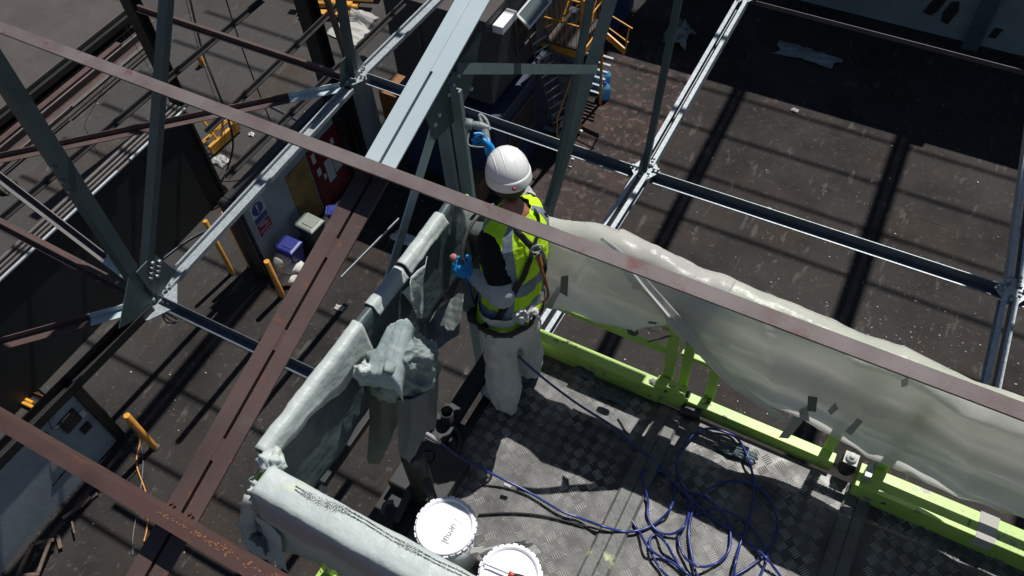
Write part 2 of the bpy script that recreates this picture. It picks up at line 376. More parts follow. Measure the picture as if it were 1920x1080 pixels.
def skinned(name, pts, edges, radii, material, parent, sub=2, root=0, smooth=True):
    org = ORI[parent.name]; me = bpy.data.meshes.new(name+'_s'); me.from_pydata([tuple(V3(p)-org) for p in pts], edges, [])
    o = bpy.data.objects.new(name+'_s', me); col.objects.link(o)
    md = o.modifiers.new('k', 'SKIN'); md.use_smooth_shade = True
    for i, sv in enumerate(me.skin_vertices[0].data):
        rr = radii[i]; sv.radius = rr if isinstance(rr, (tuple, list)) else (rr, rr); sv.use_root = (i == root)
    md2 = o.modifiers.new('u', 'SUBSURF'); md2.levels = sub; md2.render_levels = sub
    dg = bpy.context.evaluated_depsgraph_get(); dg.update()
    nm = bpy.data.meshes.new_from_object(o.evaluated_get(dg)); nm.name = name
    bpy.data.objects.remove(o); nm.materials.clear(); nm.materials.append(M[material])
    for p in nm.polygons: p.use_smooth = True
    r_ = bpy.data.objects.new(name, nm); col.objects.link(r_); r_.parent = parent; ORI[r_.name] = org
    return r_

# ================================================================== SETTING
g = MB(); g.add([(-60,-30,0),(40,-30,0),(40,70,0),(-60,70,0)], [(0,1,2,3)])
build(g, 'ground', 'asphalt', kind='structure')

# far hall wall, its shadow lies over the yard
t = thing('hall_wall', 'tall grey green rendered hall wall in shade at the far right of the yard', 'wall', (-3, 17.15, 0))
b = MB(); b.box((-5.6, 17.15, 0), (9, 17.5, 5.45)); build(b, 'wall_panel', 'concretewall', t)
b = MB(); b.box((-5.6, 17.13, 0), (9, 17.147, .06)); build(b, 'plinth', 'blacksteel', t)
for x in (.98, 5.2):
    b = MB(); b.box((x-.16, 16.98, 0), (x+.16, 17.147, 5.4)); build(b, 'pilaster', 'bluegrey_dark', t, bevel=.01)
b = MB(); b.plate([(-.15,17.14,.5),(.02,17.14,.46),(.13,17.14,.62),(.22,17.14,.98),(.05,17.14,1.02),(-.05,17.14,.8)][::-1], .006)
b.plate([(.25,17.14,.40),(.40,17.14,.36),(.50,17.14,.72),(.44,17.14,.92),(.30,17.14,.88),(.22,17.14,.6)][::-1], .006)
b.plate([(1.22,17.14,.30),(1.36,17.14,.30),(1.42,17.14,.55),(1.27,17.14,.55)][::-1], .006)
b.plate([(-.42,17.14,.8),(-.2,17.14,.76),(-.2,17.14,.79),(-.42,17.14,.84)][::-1], .006)
build_each(b, 'wall_patch', 'blacksteel', t)

# sign wall (left centre)
XW = -8.75
t = thing('partition_wall', 'dirty white partition wall with a mustard door and red notice board', 'wall', (XW, 7.5, 0))
b = MB(); b.box((XW-.10, 5.62, 0), (XW, 9.47, 1.98)); build(b, 'wall', 'whitewall', t)
b = MB(); b.box((XW-.14, 5.5, 0), (XW+.05, 5.615, 2.03)); b.box((XW+.003, 5.66, 0), (XW+.05, 5.71, 2.0)); build(b, 'corner_frame', 'blacksteel', t)
b = MB(); b.box((XW-.13, 5.63, 1.985), (XW+.03, 9.5, 2.03)); build(b, 'coping', 'blacksteel', t)
d = None
b = MB(); b.box((XW+.003, 6.80, 0), (XW+.025, 7.36, 1.42)); d = build(b, 'door', 'mustard', t, bevel=.004)
b = MB(); b.box((XW+.003, 7.40, 0), (XW+.03, 8.62, 1.45)); nb = build(b, 'notice_board', 'red', t, bevel=.004)
b = MB()
for (y0, z0, y1, z1) in ((7.72,.42,7.92,.95),(7.94,.50,8.14,1.0),(7.47,1.12,7.56,1.34),(7.50,.78,7.60,.95),(7.62,.60,7.69,.72),(8.02,1.12,8.1,1.26)):
    b.box((XW+.031, y0, z0), (XW+.035, y1, z1))
build_each(b, 'notice', 'paper', nb)
b = MB(); b.box((XW+.003, 8.66, 0), (XW+.09, 8.82, 2.0)); build(b, 'post', 'blacksteel', t)
# cabinet beyond
b = MB(); b.box((XW+.1, 9.5, 0), (XW+.65, 10.3, 1.25)); b.box((XW+.651, 9.53, .1), (XW+.665, 9.88, 1.2)); b.box((XW+.651, 9.92, .1), (XW+.665, 10.27, 1.2))
build(b, 'storage_cabinet', 'cabinet', None, (XW+.37, 9.9, 0), 'dull orange storage cabinet at the far end of the white office wall', 'cabinet', bevel=.006)
# safety sign on its wall
sg = thing('safety_sign', 'blue and red safety sign with an exclamation mark on the white office wall', 'sign', (XW+.01, 6.0, 1.15))
b = MB(); b.box((XW+.004, 5.86, .80), (XW+.010, 6.20, 1.56)); build(b, 'sign_board', 'paper', sg)
b = MB(); cy, cz, rr_ = 6.03, 1.40, .135
b.plate([(XW+.0125, cy+rr_*math.cos(a*math.pi/14), cz+rr_*math.sin(a*math.pi/14)) for a in range(28)], .002)
b.box((XW+.0105, 5.87, 1.12), (XW+.0125, 6.19, 1.245)); build(b, 'mandatory_disc', 'signblue', sg)
b = MB(); b.box((XW+.0105, 5.87, .81), (XW+.0125, 6.19, 1.10)); build(b, 'warning_panel', 'signred', sg)
b = MB(); b.plate([(XW+.0145, 6.005,1.50),(XW+.0145, 6.055,1.50),(XW+.0145, 6.04,1.37),(XW+.0145, 6.02,1.37)][::-1], .0015)
b.box((XW+.013, 6.015, 1.31), (XW+.0145, 6.045, 1.345))
for z, y0, y1 in ((1.06,5.91,6.08),(1.02,5.95,6.15),(.98,6.05,6.12),(.92,5.9,6.16),(.85,5.92,6.16)): b.box((XW+.013, y0, z-.008), (XW+.0145, y1, z+.008))
build_each(b, 'sign_marking', 'paper', sg)

# block wall (lower left)
t = thing('block_wall', 'pale painted block wall with sockets at the lower left edge of the yard', 'wall', (-8.85, 0, 0))
b = MB(); b.box((-8.97, -4, 0), (-8.85, 1.97, 1.60)); build(b, 'wall_panel', 'whitewall', t)
b = MB(); b.box((-8.99, -4, 1.603), (-8.80, 2.0, 1.64)); build(b, 'coping', 'greysteel', t)
b = MB(); b.box((-9.0, 1.975, 0), (-8.78, 2.12, 1.66)); build(b, 'end_frame', 'blacksteel', t)
b = MB(); b.box((-8.847,1.55,1.02),(-8.80,1.84,1.30)); b.box((-8.847,1.70,.72),(-8.81,1.86,.86)); b.box((-8.847,1.2,1.25),(-8.835,1.38,1.38)); b.box((-8.847,.9,.45),(-8.838,1.35,.48)); build_each(b, 'socket_box', 'blacksteel', t)
b = MB(); b.box((-8.847,1.80,.98),(-8.825,1.93,1.12)); build(b, 'switch', 'paper', t)
b = MB(); b.tube(spline([(-8.82,1.55,1.6),(-8.8,1.45,1.35),(-8.8,1.62,1.28)]), .008, 5); build(b, 'cable', 'cable', t)

# dark walls with rails
t = thing('dark_storage_unit', 'long dark clad storage unit with grey rails along its top edge', 'container', (-10.7, 3, 0))
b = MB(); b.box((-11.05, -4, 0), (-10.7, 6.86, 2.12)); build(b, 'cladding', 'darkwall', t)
b = MB(); b.box((-10.697, 6.80, 0), (-10.66, 6.86, 2.12)); build(b, 'corner_trim', 'blacksteel', t)
b = MB()
for dx, dz, mm in ((-.02,.02,.035),(-.12,.03,.03),(-.21,.03,.03),(-.32,.03,.04)):
    b.tube([(-10.7+dx, -4, 2.14+dz), (-10.7+dx, 6.86, 2.14+dz)], mm, 8)
build(b, 'top_rail', 'greysteel', t)
b = MB(); b.tube([(-10.685, 2, 2.20), (-10.685, 5.2, 2.20)], .028, 8); b.tube([(-10.685, 5.5, 2.20), (-10.685, 6.85, 2.20)], .028, 8); build(b, 'bright_rail', 'galv', t)

# low flat roof upper left with its edge rails
rz = .45; xr = at(110,118,rz).x; ye = at(228,5,rz).y
t = thing('low_flat_roof_building', 'low building with a brown flat roof at the upper left corner', 'building', (xr-2, 8, 0))
b = MB(); b.box((xr-9, -2, 0), (xr-.05, ye-.06, rz-.08)); build(b, 'wall', 'blacksteel', t)
b = MB(); b.box((xr-9, -2, rz-.077), (xr, ye, rz)); build(b, 'roof', 'roofdirt', t)
b = MB(); b.box((xr+.003, -2, rz-.12), (xr+.17, ye+.03, rz-.10)); b.box((xr+.173, -2, rz-.16), (xr+.21, ye+.03, rz-.02)); build(b, 'gutter', 'blacksteel', t)
b = MB(); b.box((xr+.25, -2, .02), (xr+.40, ye-.9, .16)); b.box((xr+.46, -2, .01), (xr+.52, ye-.1, .15)); b.box((xr+.70, -2, .02), (xr+.85, ye-.1, .10)); build(b, 'fascia', 'brown', t)
b = MB(); b.tube([(xr+.60, -2, .22), (xr+.60, ye, .22)], .022, 8); build(b, 'edge_rail', 'greysteel', t)
b = MB(); b.tube([(xr+1.06, -2, .25), (xr+1.06, 7.2, .25)], .03, 8); b.tube([(xr+1.10, 7.25, .25), (xr+1.10, 9.8, .25)], .028, 8); b.tube([(xr+.98, 3, .2), (xr+.98, 9.8, .2)], .02, 8); build(b, 'bright_rail', 'greysteel', t)
for (pa_, pb_) in (((0,411),(495,3)), ((388,249),(640,6)), ((421,333),(760,8))):
    A_, B_ = at(*pa_, 4.4), at(*pb_, 4.4); xm = (A_.x+B_.x)/2; A_.x = lerp(A_.x, xm, .3); B_.x = lerp(B_.x, xm, .3)
    b = MB(); b.prism(A_, B_, [(-.055,0),(.055,0),(.055,.012),(.012,.012),(.012,.07),(-.012,.07),(-.012,.012),(-.055,.012)])
    build(b, 'wall_rail', 'darkrail', None, lerp(A_, B_, .5), {411:'thin dark rail high over the yard nearest the left edge', 249:'thin dark rail over the yard passing the yellow trolley', 333:'thin dark rail over the yard ending behind the office wall'}[pa_[1]], 'steel rail', 'thin dark rails over the yard')

# site cabins, top centre
t = thing('upper_site_cabin', 'dark grey upper cabin with an open top hung window', 'cabin', (-6.9, 10, 2.03))
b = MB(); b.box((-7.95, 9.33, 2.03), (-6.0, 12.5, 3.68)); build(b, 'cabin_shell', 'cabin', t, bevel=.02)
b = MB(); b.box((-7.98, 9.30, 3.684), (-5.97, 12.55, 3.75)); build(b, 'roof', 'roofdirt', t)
wf = MB()
y0, y1, z0, z1 = 10.2, 10.95, 2.45, 3.2
wf.box((-5.997,y0,z0),(-5.97,y0+.04,z1)); wf.box((-5.997,y1-.04,z0),(-5.97,y1,z1)); wf.box((-5.997,y0+.041,z0),(-5.97,y1-.041,z0+.04)); wf.box((-5.997,y0+.041,z1-.04),(-5.97,y1-.041,z1))
wn = build(wf, 'window', 'greysteel', t)
b = MB(); b.box((-5.997,y0+.042,z0+.042),(-5.985,y1-.042,z1-.042)); build(b, 'pane', 'blacksteel', wn)
# opened sash hinged at top, tilted outwards
hx, hz = -5.95, 3.30; tl = V3((.25, 0, -.20))
def sash(y, a): return V3((hx, y, hz)) + tl*a
b = MB()
for (a0, a1, ya, yb) in ((0,.1,y0-.03,y1+.03),(.9,1,y0-.03,y1+.03)): b.plate([sash(ya,a0), sash(yb,a0), sash(yb,a1), sash(ya,a1)], .03)
for (ya, yb) in ((y0-.03,y0+.02),(y1-.02,y1+.03)): b.plate([sash(ya,.101), sash(yb,.101), sash(yb,.899), sash(ya,.899)], .028)
ss = build(b, 'sash', 'frame', wn)
b = MB(); b.plate([sash(y0+.021,.101), sash(y1-.021,.101), sash(y1-.021,.899), sash(y0+.021,.899)], .012); build(b, 'pane', 'glass', wn)
b = MB(); b.box((-5.995, 9.50, 3.42), (-5.80, 9.98, 3.56)); build(b, 'lamp_housing', 'white', t, bevel=.01)
b = MB(); b.tube([(-7.3,9.31,2.1),(-7.3,9.31,3.6)], .02, 6); b.tube([(-6.7,9.31,2.1),(-6.7,9.31,3.6)], .015, 6); build_each(b, 'downpipe', 'greysteel', t)
t = thing('lower_site_cabin', 'dark blue lower cabin beneath the overhanging grey cabin', 'cabin', (-6.9, 10, 0))
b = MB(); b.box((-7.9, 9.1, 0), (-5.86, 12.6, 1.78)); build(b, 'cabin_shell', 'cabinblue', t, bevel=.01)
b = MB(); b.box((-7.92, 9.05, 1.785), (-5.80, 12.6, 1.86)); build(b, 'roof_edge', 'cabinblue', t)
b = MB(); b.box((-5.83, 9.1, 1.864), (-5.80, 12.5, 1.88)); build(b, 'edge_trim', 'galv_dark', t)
wf = MB(); y0, y1, z0, z1 = 9.5, 10.5, .75, 1.5
wf.box((-5.857,y0,z0),(-5.83,y0+.03,z1)); wf.box((-5.857,y1-.03,z0),(-5.83,y1,z1)); wf.box((-5.857,y0+.031,z0),(-5.83,y1-.031,z0+.03)); wf.box((-5.857,y0+.031,z1-.03),(-5.82,y1-.031,z1)); wf.box((-5.857,y0+.031,1.25),(-5.835,y1-.031,1.27))
wn = build(wf, 'window', 'greysteel', t)
b = MB(); b.box((-5.857,y0+.032,z0+.032),(-5.845,y1-.032,z1-.032)); build(b, 'pane', 'blacksteel', wn)

# blue container behind the stairs
t = thing('shipping_container', 'blue ribbed shipping container behind the yellow stair tower', 'container', (-6.4, 13.6, 0))
b = MB(); b.box((-7.6, 13.3, 0), (-5.95, 15.5, 1.9)); build(b, 'body', 'bluedoor', t, bevel=.01)
b = MB()
for i in range(9): b.box((-7.5+i*.21, 13.26, .1), (-7.4+i*.21, 13.297, 2.0))
build_each(b, 'door_rib', 'bluedoor', t)
b = MB(); b.box((-7.62, 13.28, 1.903), (-5.93, 15.5, 1.93)); build(b, 'roof', 'blacksteel', t)  # coloured black so the sunlit top stays as dark as the shade around

# yellow stair tower
t = thing('stair_tower', 'yellow scaffold stair tower with a timber deck beside the cabins', 'stair tower', (-5.6, 11.8, 0))
c4 = [V3((-6.15,11.30,2.0)), V3((-5.28,11.30,2.0)), V3((-5.28,12.25,2.0)), V3((-6.15,12.25,2.0))]
b = MB(); b.plate(c4, .05); build(b, 'deck', 'roofdirt', t)
b = MB()
for i in range(4):
    a, c_ = c4[i], c4[(i+1) % 4]; dv = (c_-a).normalized()*.045; b.beam(a+dv-V3((0,0,.10)), c_-dv-V3((0,0,.10)), .05, .13)
build(b, 'edge_beam', 'yellow', t)
for i in range(4):
    b = MB(); b.tube([(c4[i].x, c4[i].y, 0), (c4[i].x, c4[i].y, 3.1)], .032, 8); build(b, 'post', 'yellow', t)
for i in (0, 1, 3):
    a, c_ = c4[i], c4[(i+1) % 4]
    for h in (.5, 1.0):
        b = MB(); b.tube([a+V3((0,0,h)), c_+V3((0,0,h))], .02, 6); build(b, 'guard_rail', 'yellow', t)
b = MB()
for k in range(1, 9):
    p = lerp(c4[0], c4[1], k/9); b.tube([p, p+V3((0,0,1.0))], .006, 4)
    p = lerp(c4[1], c4[2], k/9); b.tube([p, p+V3((0,0,1.0))], .006, 4)
b.tube([c4[0]+V3((0,0,.1)), c4[1]+V3((0,0,1))], .012, 5); b.tube([c4[2]+V3((0,0,1.0)), c4[1]+V3((0,0,.1))], .012, 5)
build(b, 'mesh_infill', 'yellow', t)
ux_ = V3((1,0,0))
def flight(p0, p1, wid, nst, par):
    p0, p1 = V3(p0), V3(p1); d = (p1-p0); hd = V3((d.x, d.y, 0)).normalized(); sd_ = hd.cross(V3((0,0,1)))
    b = MB(); b.beam(p0+sd_*wid/2, p1+sd_*wid/2, .03, .14); b.beam(p0-sd_*wid/2, p1-sd_*wid/2, .03, .14); build(b, 'stringer', 'yellow', par)
    b = MB()
    for k in range(nst+1):
        q = lerp(p0, p1, k/nst)+V3((0,0,.05)); b.prism(q-sd_*(wid/2-.02), q+sd_*(wid/2-.02), [(-.05,-.01),(.05,-.01),(.05,.01),(-.05,.01)])
    build_each(b, 'tread', 'galv', par)
    b = MB()
    for s_ in (-1, 1):
        b.tube([p0+sd_*wid/2*s_+V3((0,0,.75)), p1+sd_*wid/2*s_+V3((0,0,.75))], .018, 6)
        for k in (0, .5, 1): q = lerp(p0, p1, k)+sd_*wid/2*s_; b.tube([q, q+V3((0,0,.75))], .015, 6)
    build(b, 'handrail', 'yellow', par)
b = MB(); b.beam(at(1132,62,1.6), at(1172,97,1.45), .03, .14); build(b, 'stringer', 'yellow', t)
for q in ((1140,26,2.2,1186,54,2.1), (1135,48,1.9,1178,80,1.8), (1180,52,2.1,1172,97,1.45)):
    b = MB(); b.tube([at(q[0],q[1],q[2]), at(q[3],q[4],q[5])], .016, 6); build(b, 'guard_rail', 'yellow', t)
for k in range(6):
    b = MB(); p = at(1136-5*k, 106+13*k, 1.1-.18*k); b.beam(p-ux_*.16, p+ux_*.16, .05, .012); build(b, 'stair_tread', 'galv', t)
flight((-5.7,12.2,1.5), (-5.75,10.7,.05), .55, 8, t)
# ladder
t = thing('extension_ladder', 'grey double extension ladder leaning against the dark cabins', 'ladder', (-5.2, 11, 0))
l0, l1 = at(1062, 268, 0), atx(1008, 62, -5.8)
ld = (l1-l0).normalized(); ls = ld.cross(V3((.85,-.5,.3))).normalized()
for off in (0, .05):
    b = MB(); o_ = ld.cross(ls)*off
    for s_ in (-.17+off*.5, .17-off*.5): b.beam(l0+ls*s_+o_, l0+ls*s_+o_+ld*(l1-l0).length*(1 if off == 0 else .93), .045, .022, ls)
    build(b, 'stile', 'greysteel', t)
b = MB(); nL = int((l1-l0).length/.19)
for k in range(nL):
    q = l0+ld*(.1+k*.19); b.tube([q-ls*.165, q+ls*.165], .014, 6)
build_each(b, 'rung', 'galv', t)  # paler than the stiles, in place of sun caught on the rungs

# dark building columns
def column_post(name, u, v, hgt, wd, label):
    p = at(u, v, 0); t_ = thing(name, label, 'column', p)
    b = MB(); w2 = wd/2
    b.prism(p+V3((0,0,.03)), p+V3((0,0,hgt)), [(-w2,-w2),(w2,-w2),(w2,-w2+.03),(.02,-w2+.03),(.02,w2-.03),(w2,w2-.03),(w2,w2),(-w2,w2),(-w2,w2-.03),(-.02,w2-.03),(-.02,-w2+.03),(-w2,-w2+.03)], (0,1,0)); build(b, 'shaft', 'blacksteel', t_)
    b = MB(); b.box(p+V3((-wd*.8,-wd*.8,0)), p+V3((wd*.8,wd*.8,.028))); build(b, 'base_plate', 'blacksteel', t_)
column_post('steel_column', 338, 195, 6, .26, 'thick black steel column standing at the end of the dark storage unit')
column_post('steel_column', 668, 330, 6, .26, 'thick black steel column rising behind the white office wall')

# ================================================================== YARD OBJECTS
GP = 'orange posts in the yard'
def bollard(u, v, tu, tv, label, r=.05, m_='orange'):
    p = at(u, v, 0); best = min((abs(((p+V3((0,0,h*.01)))-V3((0,0,CAMZ))).normalized().cross(ray(tu, tv).normalized()).length), h) for h in range(20, 200))
    h = best[1]*.01; t_ = thing('bollard', label, 'bollard', p, GP)
    b = MB(); b.lathe([(r,.012),(r,h-.004),(r-.004,h)], p, 16); build(b, 'pipe', m_, t_)
    b = MB(); b.lathe([(r-.004,h-.001),(0,h-.001)], p, 16); build(b, 'cap', 'yellow', t_)
    b = MB(); b.lathe([(r*1.8,0),(r*1.8,.012),(r,.012)], p, 12); build(b, 'flange', 'blacksteel', t_)
bollard(290, 838, 235, 780, 'orange post standing alone beside the bundle of thin cables')
bollard(530, 555, 498, 490, 'orange post standing in front of the white sacks')
bollard(436, 512, 404, 405, 'yellow post beside the dark corner of the white office', .04, 'yellow')
bollard(470, 500, 424, 395, 'yellow post closest to the office corner, left of the sacks', .04, 'yellow')
bollard(380, 122, 374, 104, 'short orange post far off in the open yard beyond the long beam', .06)

# wheelie bins
def wheelie(u, v, rz, mbody, mlid, label, sc=.78):
    p = at(u, v, 0); t_ = thing('wheelie_bin', label, 'bin', p, 'wheelie bins by the office wall')
    Rm = Matrix.Rotation(rz, 4, 'Z'); T = lambda q: p+Rm@(V3(q)*sc)
    def loft(levels):
        vs = []; 
        for z, a, b_, yo in levels: vs += [T((-a,-b_+yo,z)), T((a,-b_+yo,z)), T((a,b_+yo,z)), T((-a,b_+yo,z))]
        n = len(levels); fs = [(i*4+k, i*4+(k+1) % 4, (i+1)*4+(k+1) % 4, (i+1)*4+k) for i in range(n-1) for k in range(4)]+[(3,2,1,0), tuple(range(n*4-4, n*4))]
        return vs, fs
    b = MB(); b.add(*loft([(.06,.17,.18,.02),(.82,.235,.26,0),(.83,.25,.275,0),(.90,.25,.275,0)])); build(b, 'bin_body', mbody, t_, bevel=.015)
    b = MB(); b.add(*loft([(.905,.26,.29,0),(.94,.255,.285,0),(.975,.21,.23,.02)])); ldm = build(b, 'lid', mlid, t_, bevel=.012)
    b = MB()
    b.add([T(q) for q in ((-.12,-.2,.977),(.12,-.2,.977),(.12,.12,.985),(-.12,.12,.985),(-.12,-.2,.99),(.12,-.2,.99),(.12,.12,.998),(-.12,.12,.998))], [(0,3,2,1),(4,5,6,7),(0,1,5,4),(1,2,6,5),(2,3,7,6),(3,0,4,7)])
    build(b, 'lid_rib', mlid, ldm)
    b = MB(); b.tube([T((-.2,.31,.93)), T((.2,.31,.93))], .016, 6); build(b, 'handle', mbody, t_)
    for s_ in (-1, 1):
        b = MB(); b.lathe([(0,-.03),(.09,-.03),(.1,-.02),(.1,.02),(.09,.03),(0,.03)], T((s_*.22,.22,.1*1)), 16, Rm@V3((1,0,0))); build(b, 'wheel', 'rubber', t_)
wheelie(558, 500, R(90), 'bluebin', 'bluebin', 'blue wheelie bin with a blue lid beside the grey lidded bin', .66)
wheelie(597, 462, R(86), 'greybin', 'greylid', 'dark wheelie bin with a pale grey green lid by the white wall', .70)
wheelie(638, 425, R(120), 'bluebin', 'bluebin', 'small blue bin half in shade below the red notice board', .5)

# sacks
def sack(p, L_, W_, H_, rz, label, seed):
    b = MB(); rows = []; Rm = Matrix.Rotation(rz, 4, 'Z'); n = 28
    for i in range(n+1):
        t_ = i/n; x = (t_-.5)*L_; env = max(.02, math.sin(math.pi*min(max(t_, .0), 1))**.45); ring = []
        for k in range(20):
            a = 2*math.pi*k/20; q = V3((x, math.cos(a)*W_/2*env, (math.sin(a)*.5+.5)*H_*env))
            f_ = ridge((x*9+seed, math.cos(a)*2, math.sin(a)*2), 1.3, seed)*.022*(1.4-env)+fr(q, 9, seed)*.016
            q += V3((0, math.cos(a), math.sin(a)))*f_; q.z = max(q.z, .0); ring.append(V3(p)+Rm@q)
        rows.append(ring)
    b.grid(rows, close=True)
    return build(b, 'sack', 'sack', None, p, label, 'sack', 'white sacks piled by the office wall')
sack(V3((-8.42,5.93,.31)), .50, .33, .20, R(80), 'white gathered sack on top of the pile left of the blue bin', 1)
sack(V3((-8.36,5.88,.16)), .58, .34, .18, R(20), 'white sack in the middle of the pile by the blue bin', 2)
sack(V3((-8.22,5.80,.0)), .60, .34, .19, R(38), 'white sack lowest and nearest the brown girder', 3)
sack(V3((-8.46,5.84,.0)), .56, .34, .17, R(10), 'white sack underneath the pile behind the orange post', 4)

# small things in the yard
def bottle(u, v, label, tilt=0.0):
    p = at(u, v, 0); r = .125; h = .36
    ax = V3((tilt, tilt*.3, 1)).normalized()
    t_ = thing('water_bottle', label, 'bottle', p, 'blue water bottles on the ground')
    b = MB(); b.lathe([(0,0),(r*.9,0),(r,.02),(r,h*.22),(r*.95,h*.25),(r,h*.28),(r,h*.5),(r*.95,h*.53),(r,h*.56),(r*.99,h*.74),(r*.72,h*.86),(r*.26,h*.95),(r*.26,h)], p, 24, ax); build(b, 'shell', 'bottle', t_)
    b = MB(); b.lathe([(r*.3,h),(r*.3,h+.03),(0,h+.032)], p, 14, ax); build(b, 'cap', 'bluebin', t_)
bottle(1133, 182, 'blue water bottle standing nearest, at the edge of the red paint flakes')
bottle(1122, 165, 'blue water bottle standing farther left, behind the nearest bottle')
bottle(1132, 158, 'blue water bottle standing farthest back of the three', .1)

def crumple(name, u, v, rx, ry, hgt, material, label, cat, seed, z=0.0, flat=1.0, group=None):
    p = at(u, v, z) if z is not None else V3((u, v, 0)); rows = []; n = 18
    for i in range(n+1):
        row = []
        for k in range(n+1):
            a, c_ = (i/n-.5)*2, (k/n-.5)*2
            e = 1+.35*ns((a*1.3, c_*1.3, seed)); d = max(0, 1-(a*a+c_*c_)*.55)
            x = a*rx*e; y = c_*ry*(1+.35*ns((a*1.5, c_*1.5, seed+5)))
            row.append(p+V3((x, y, .012+hgt*d*(.35+.9*max(0, ridge((a, c_, seed), 1.9))**2)*flat)))
        rows.append(row)
    b = MB(); b.grid(rows); return build(b, name, material, None, p, label, cat, group, solid=.003)
crumple('plastic_sheet', 1512, 104, .62, .22, .10, 'greycloth', 'torn grey plastic sheet lying flat in the dark shade at upper right', 'plastic sheet', 11)
crumple('plastic_sheet', 672, 33, .42, .22, .12, 'film', 'crumpled clear plastic sheet in the sun at the top of the yard', 'plastic sheet', 12)
crumple('rubble_bag', 1272, 72, .26, .30, .42, 'greycloth', 'grey blue bag in the shade beyond the thin truss post', 'bag', 13)
crumple('rubble_heap', 655, 62, .42, .30, .08, 'debris', 'low heap of pale broken rubble below the yellow frames', 'rubble', 14)
crumple('rag', 415, 303, .16, .13, .10, 'film', 'white crumpled rag at the end of the yellow barrier', 'rag', 15)
crumple('foam_scrap', 1490, 208, .07, .045, .04, 'paper', 'pale green white scrap lying alone on the sunlit slab edge', 'scrap', 16)
crumple('foam_scrap', 1441, 394, .045, .04, .05, 'paper', 'small cream scrap just above the long channel rail', 'scrap', 17)
crumple('paper_scrap', 637, 578, .09, .05, .02, 'debris', 'flat grey paper scrap between the girder and the platform corner', 'paper', 18)
crumple('paper_scrap', 472, 253, .07, .05, .04, 'paper', 'white scrap right of the yellow barrier in the yard', 'paper', 19)
crumple('rubber_coil', 15, 352, .18, .18, .16, 'rubber', 'black rolled rubber at the left edge of the picture', 'rubber', 20)
crumple('white_cloth', 755, 447, .22, .12, .06, 'paper', 'white cloth scrap in the shade left of the platform corner', 'cloth', 21)
# scattered bits: uncountable litter
b = MB(); rnd = random.Random(5)
for i in range(900):
    if i < 500: u, v = rnd.gauss(1560, 190), rnd.gauss(640, 90)
    elif i < 700: u, v = rnd.uniform(1000, 1960), rnd.uniform(20, 760)
    else: u, v = rnd.uniform(-20, 1000), rnd.uniform(100, 1100)
    p = at(u, v, .008); s_ = rnd.choice((.004, .005, .007, .010, .016))*(1 if i < 500 else 1.3); a = rnd.uniform(0, 6.3)
    pts = [p+V3((math.cos(a+q)*s_*rnd.uniform(.5,1.3), math.sin(a+q)*s_*rnd.uniform(.3,1.0), rnd.uniform(0,.006))) for q in (0,1.4,3.0,4.4)]
    b.add(pts, [(0,1,2,3)])
build(b, 'litter', 'debris', None, (0,0,0), 'fine pale specks of litter and grit scattered over the asphalt', 'litter', kind='stuff')

# cardboard box by cabins
t = thing('cardboard_box', 'brown cardboard box in the shade behind the worker', 'box', at(890, 360, 0))
p = at(890, 362, 0); b = MB(); b.box(p+V3((-.27,-.22,0)), p+V3((.27,.22,.55))); build(b, 'carton', 'card', t, bevel=.005)
b = MB(); b.plate([p+V3((-.27,-.22,.552)), p+V3((-.02,-.22,.552)), p+V3((-.06,.22,.60)), p+V3((-.27,.22,.56))], .004); build(b, 'flap', 'card', t)

# yellow barrier left
t = thing('yellow_barrier', 'yellow steel trolley frame lying beside the dark storage unit', 'barrier', at(425, 262, 0))
q0, q1 = at(400, 293, .0), at(452, 245, .0); dv = (q1-q0)
b = MB(); b.beam(q0+V3((0,0,.16)), q1+V3((0,0,.16)), .07, .20); build(b, 'side_rail', 'yellow', t)
sd2 = dv.normalized().cross(V3((0,0,1)))*-.22
b = MB(); b.beam(q0+sd2+V3((0,0,.26)), q1+sd2+V3((0,0,.26)), .03, .03); b.beam(q0+sd2*.6+V3((0,0,.3)), q1+sd2*.6+V3((0,0,.3)), .02, .02); build(b, 'back_rail', 'yellow', t)
b = MB(); a_ = lerp(q0, q1, .3); b.beam(a_+V3((0,0,.2)), a_+sd2*1.0+V3((0,0,.75)), .04, .04); b.beam(a_+sd2+V3((0,0,.75)), lerp(q0,q1,.55)+sd2*1.2+V3((0,0,.95)), .03, .03); build(b, 'upright', 'yellow', t)
b = MB(); b.beam(lerp(q0,q1,.45)+V3((0,0,.27)), lerp(q0,q1,.8)+V3((0,0,.75)), .03, .03); b.beam(lerp(q0,q1,.8)+V3((0,0,.30)), q1+V3((0,0,.42)), .09, .06); build(b, 'arm', 'yellow', t)
# yellow frames top
t = thing('yellow_pallet_stack', 'stack of yellow steel frames at the top of the yard', 'frames', at(610, 15, 0))
for k, (u0, v0, u1, v1) in enumerate(((562, 22, 655, 26), (570, 2, 660, 8), (612, -8, 700, -2), (545, -4, 560, -2))):
    b = MB(); a_, c_ = at(u0, v0, .12+.05*k), at(u1, v1, .12+.05*k); b.beam(a_, c_, .16, .06); b.beam(a_+V3((0,.35,0)), c_+V3((0,.35,0)), .16, .06); build(b, 'frame', 'yellow', t)
b = MB(); b.beam(at(560,24,.06), at(575,-6,.06), .05, .12); b.beam(at(645,28,.06), at(655,-6,.06), .05, .12); build(b, 'cross_bar', 'yellow', t)
# yellow pipes left edge
for (a_, c_, lb) in (((-30,722),(66,766),'upper of two yellow pipes lying behind the block wall'), ((-30,708),(62,756),'yellow pipe lying close above the other at the left edge')):
    b = MB(); b.tube([at(*a_, .05), at(*c_, .05)], .032, 10); p = at(*c_, .05)
    build(b, 'yellow_pipe', 'yellow', None, p, lb, 'pipe', 'yellow pipes on the ground')
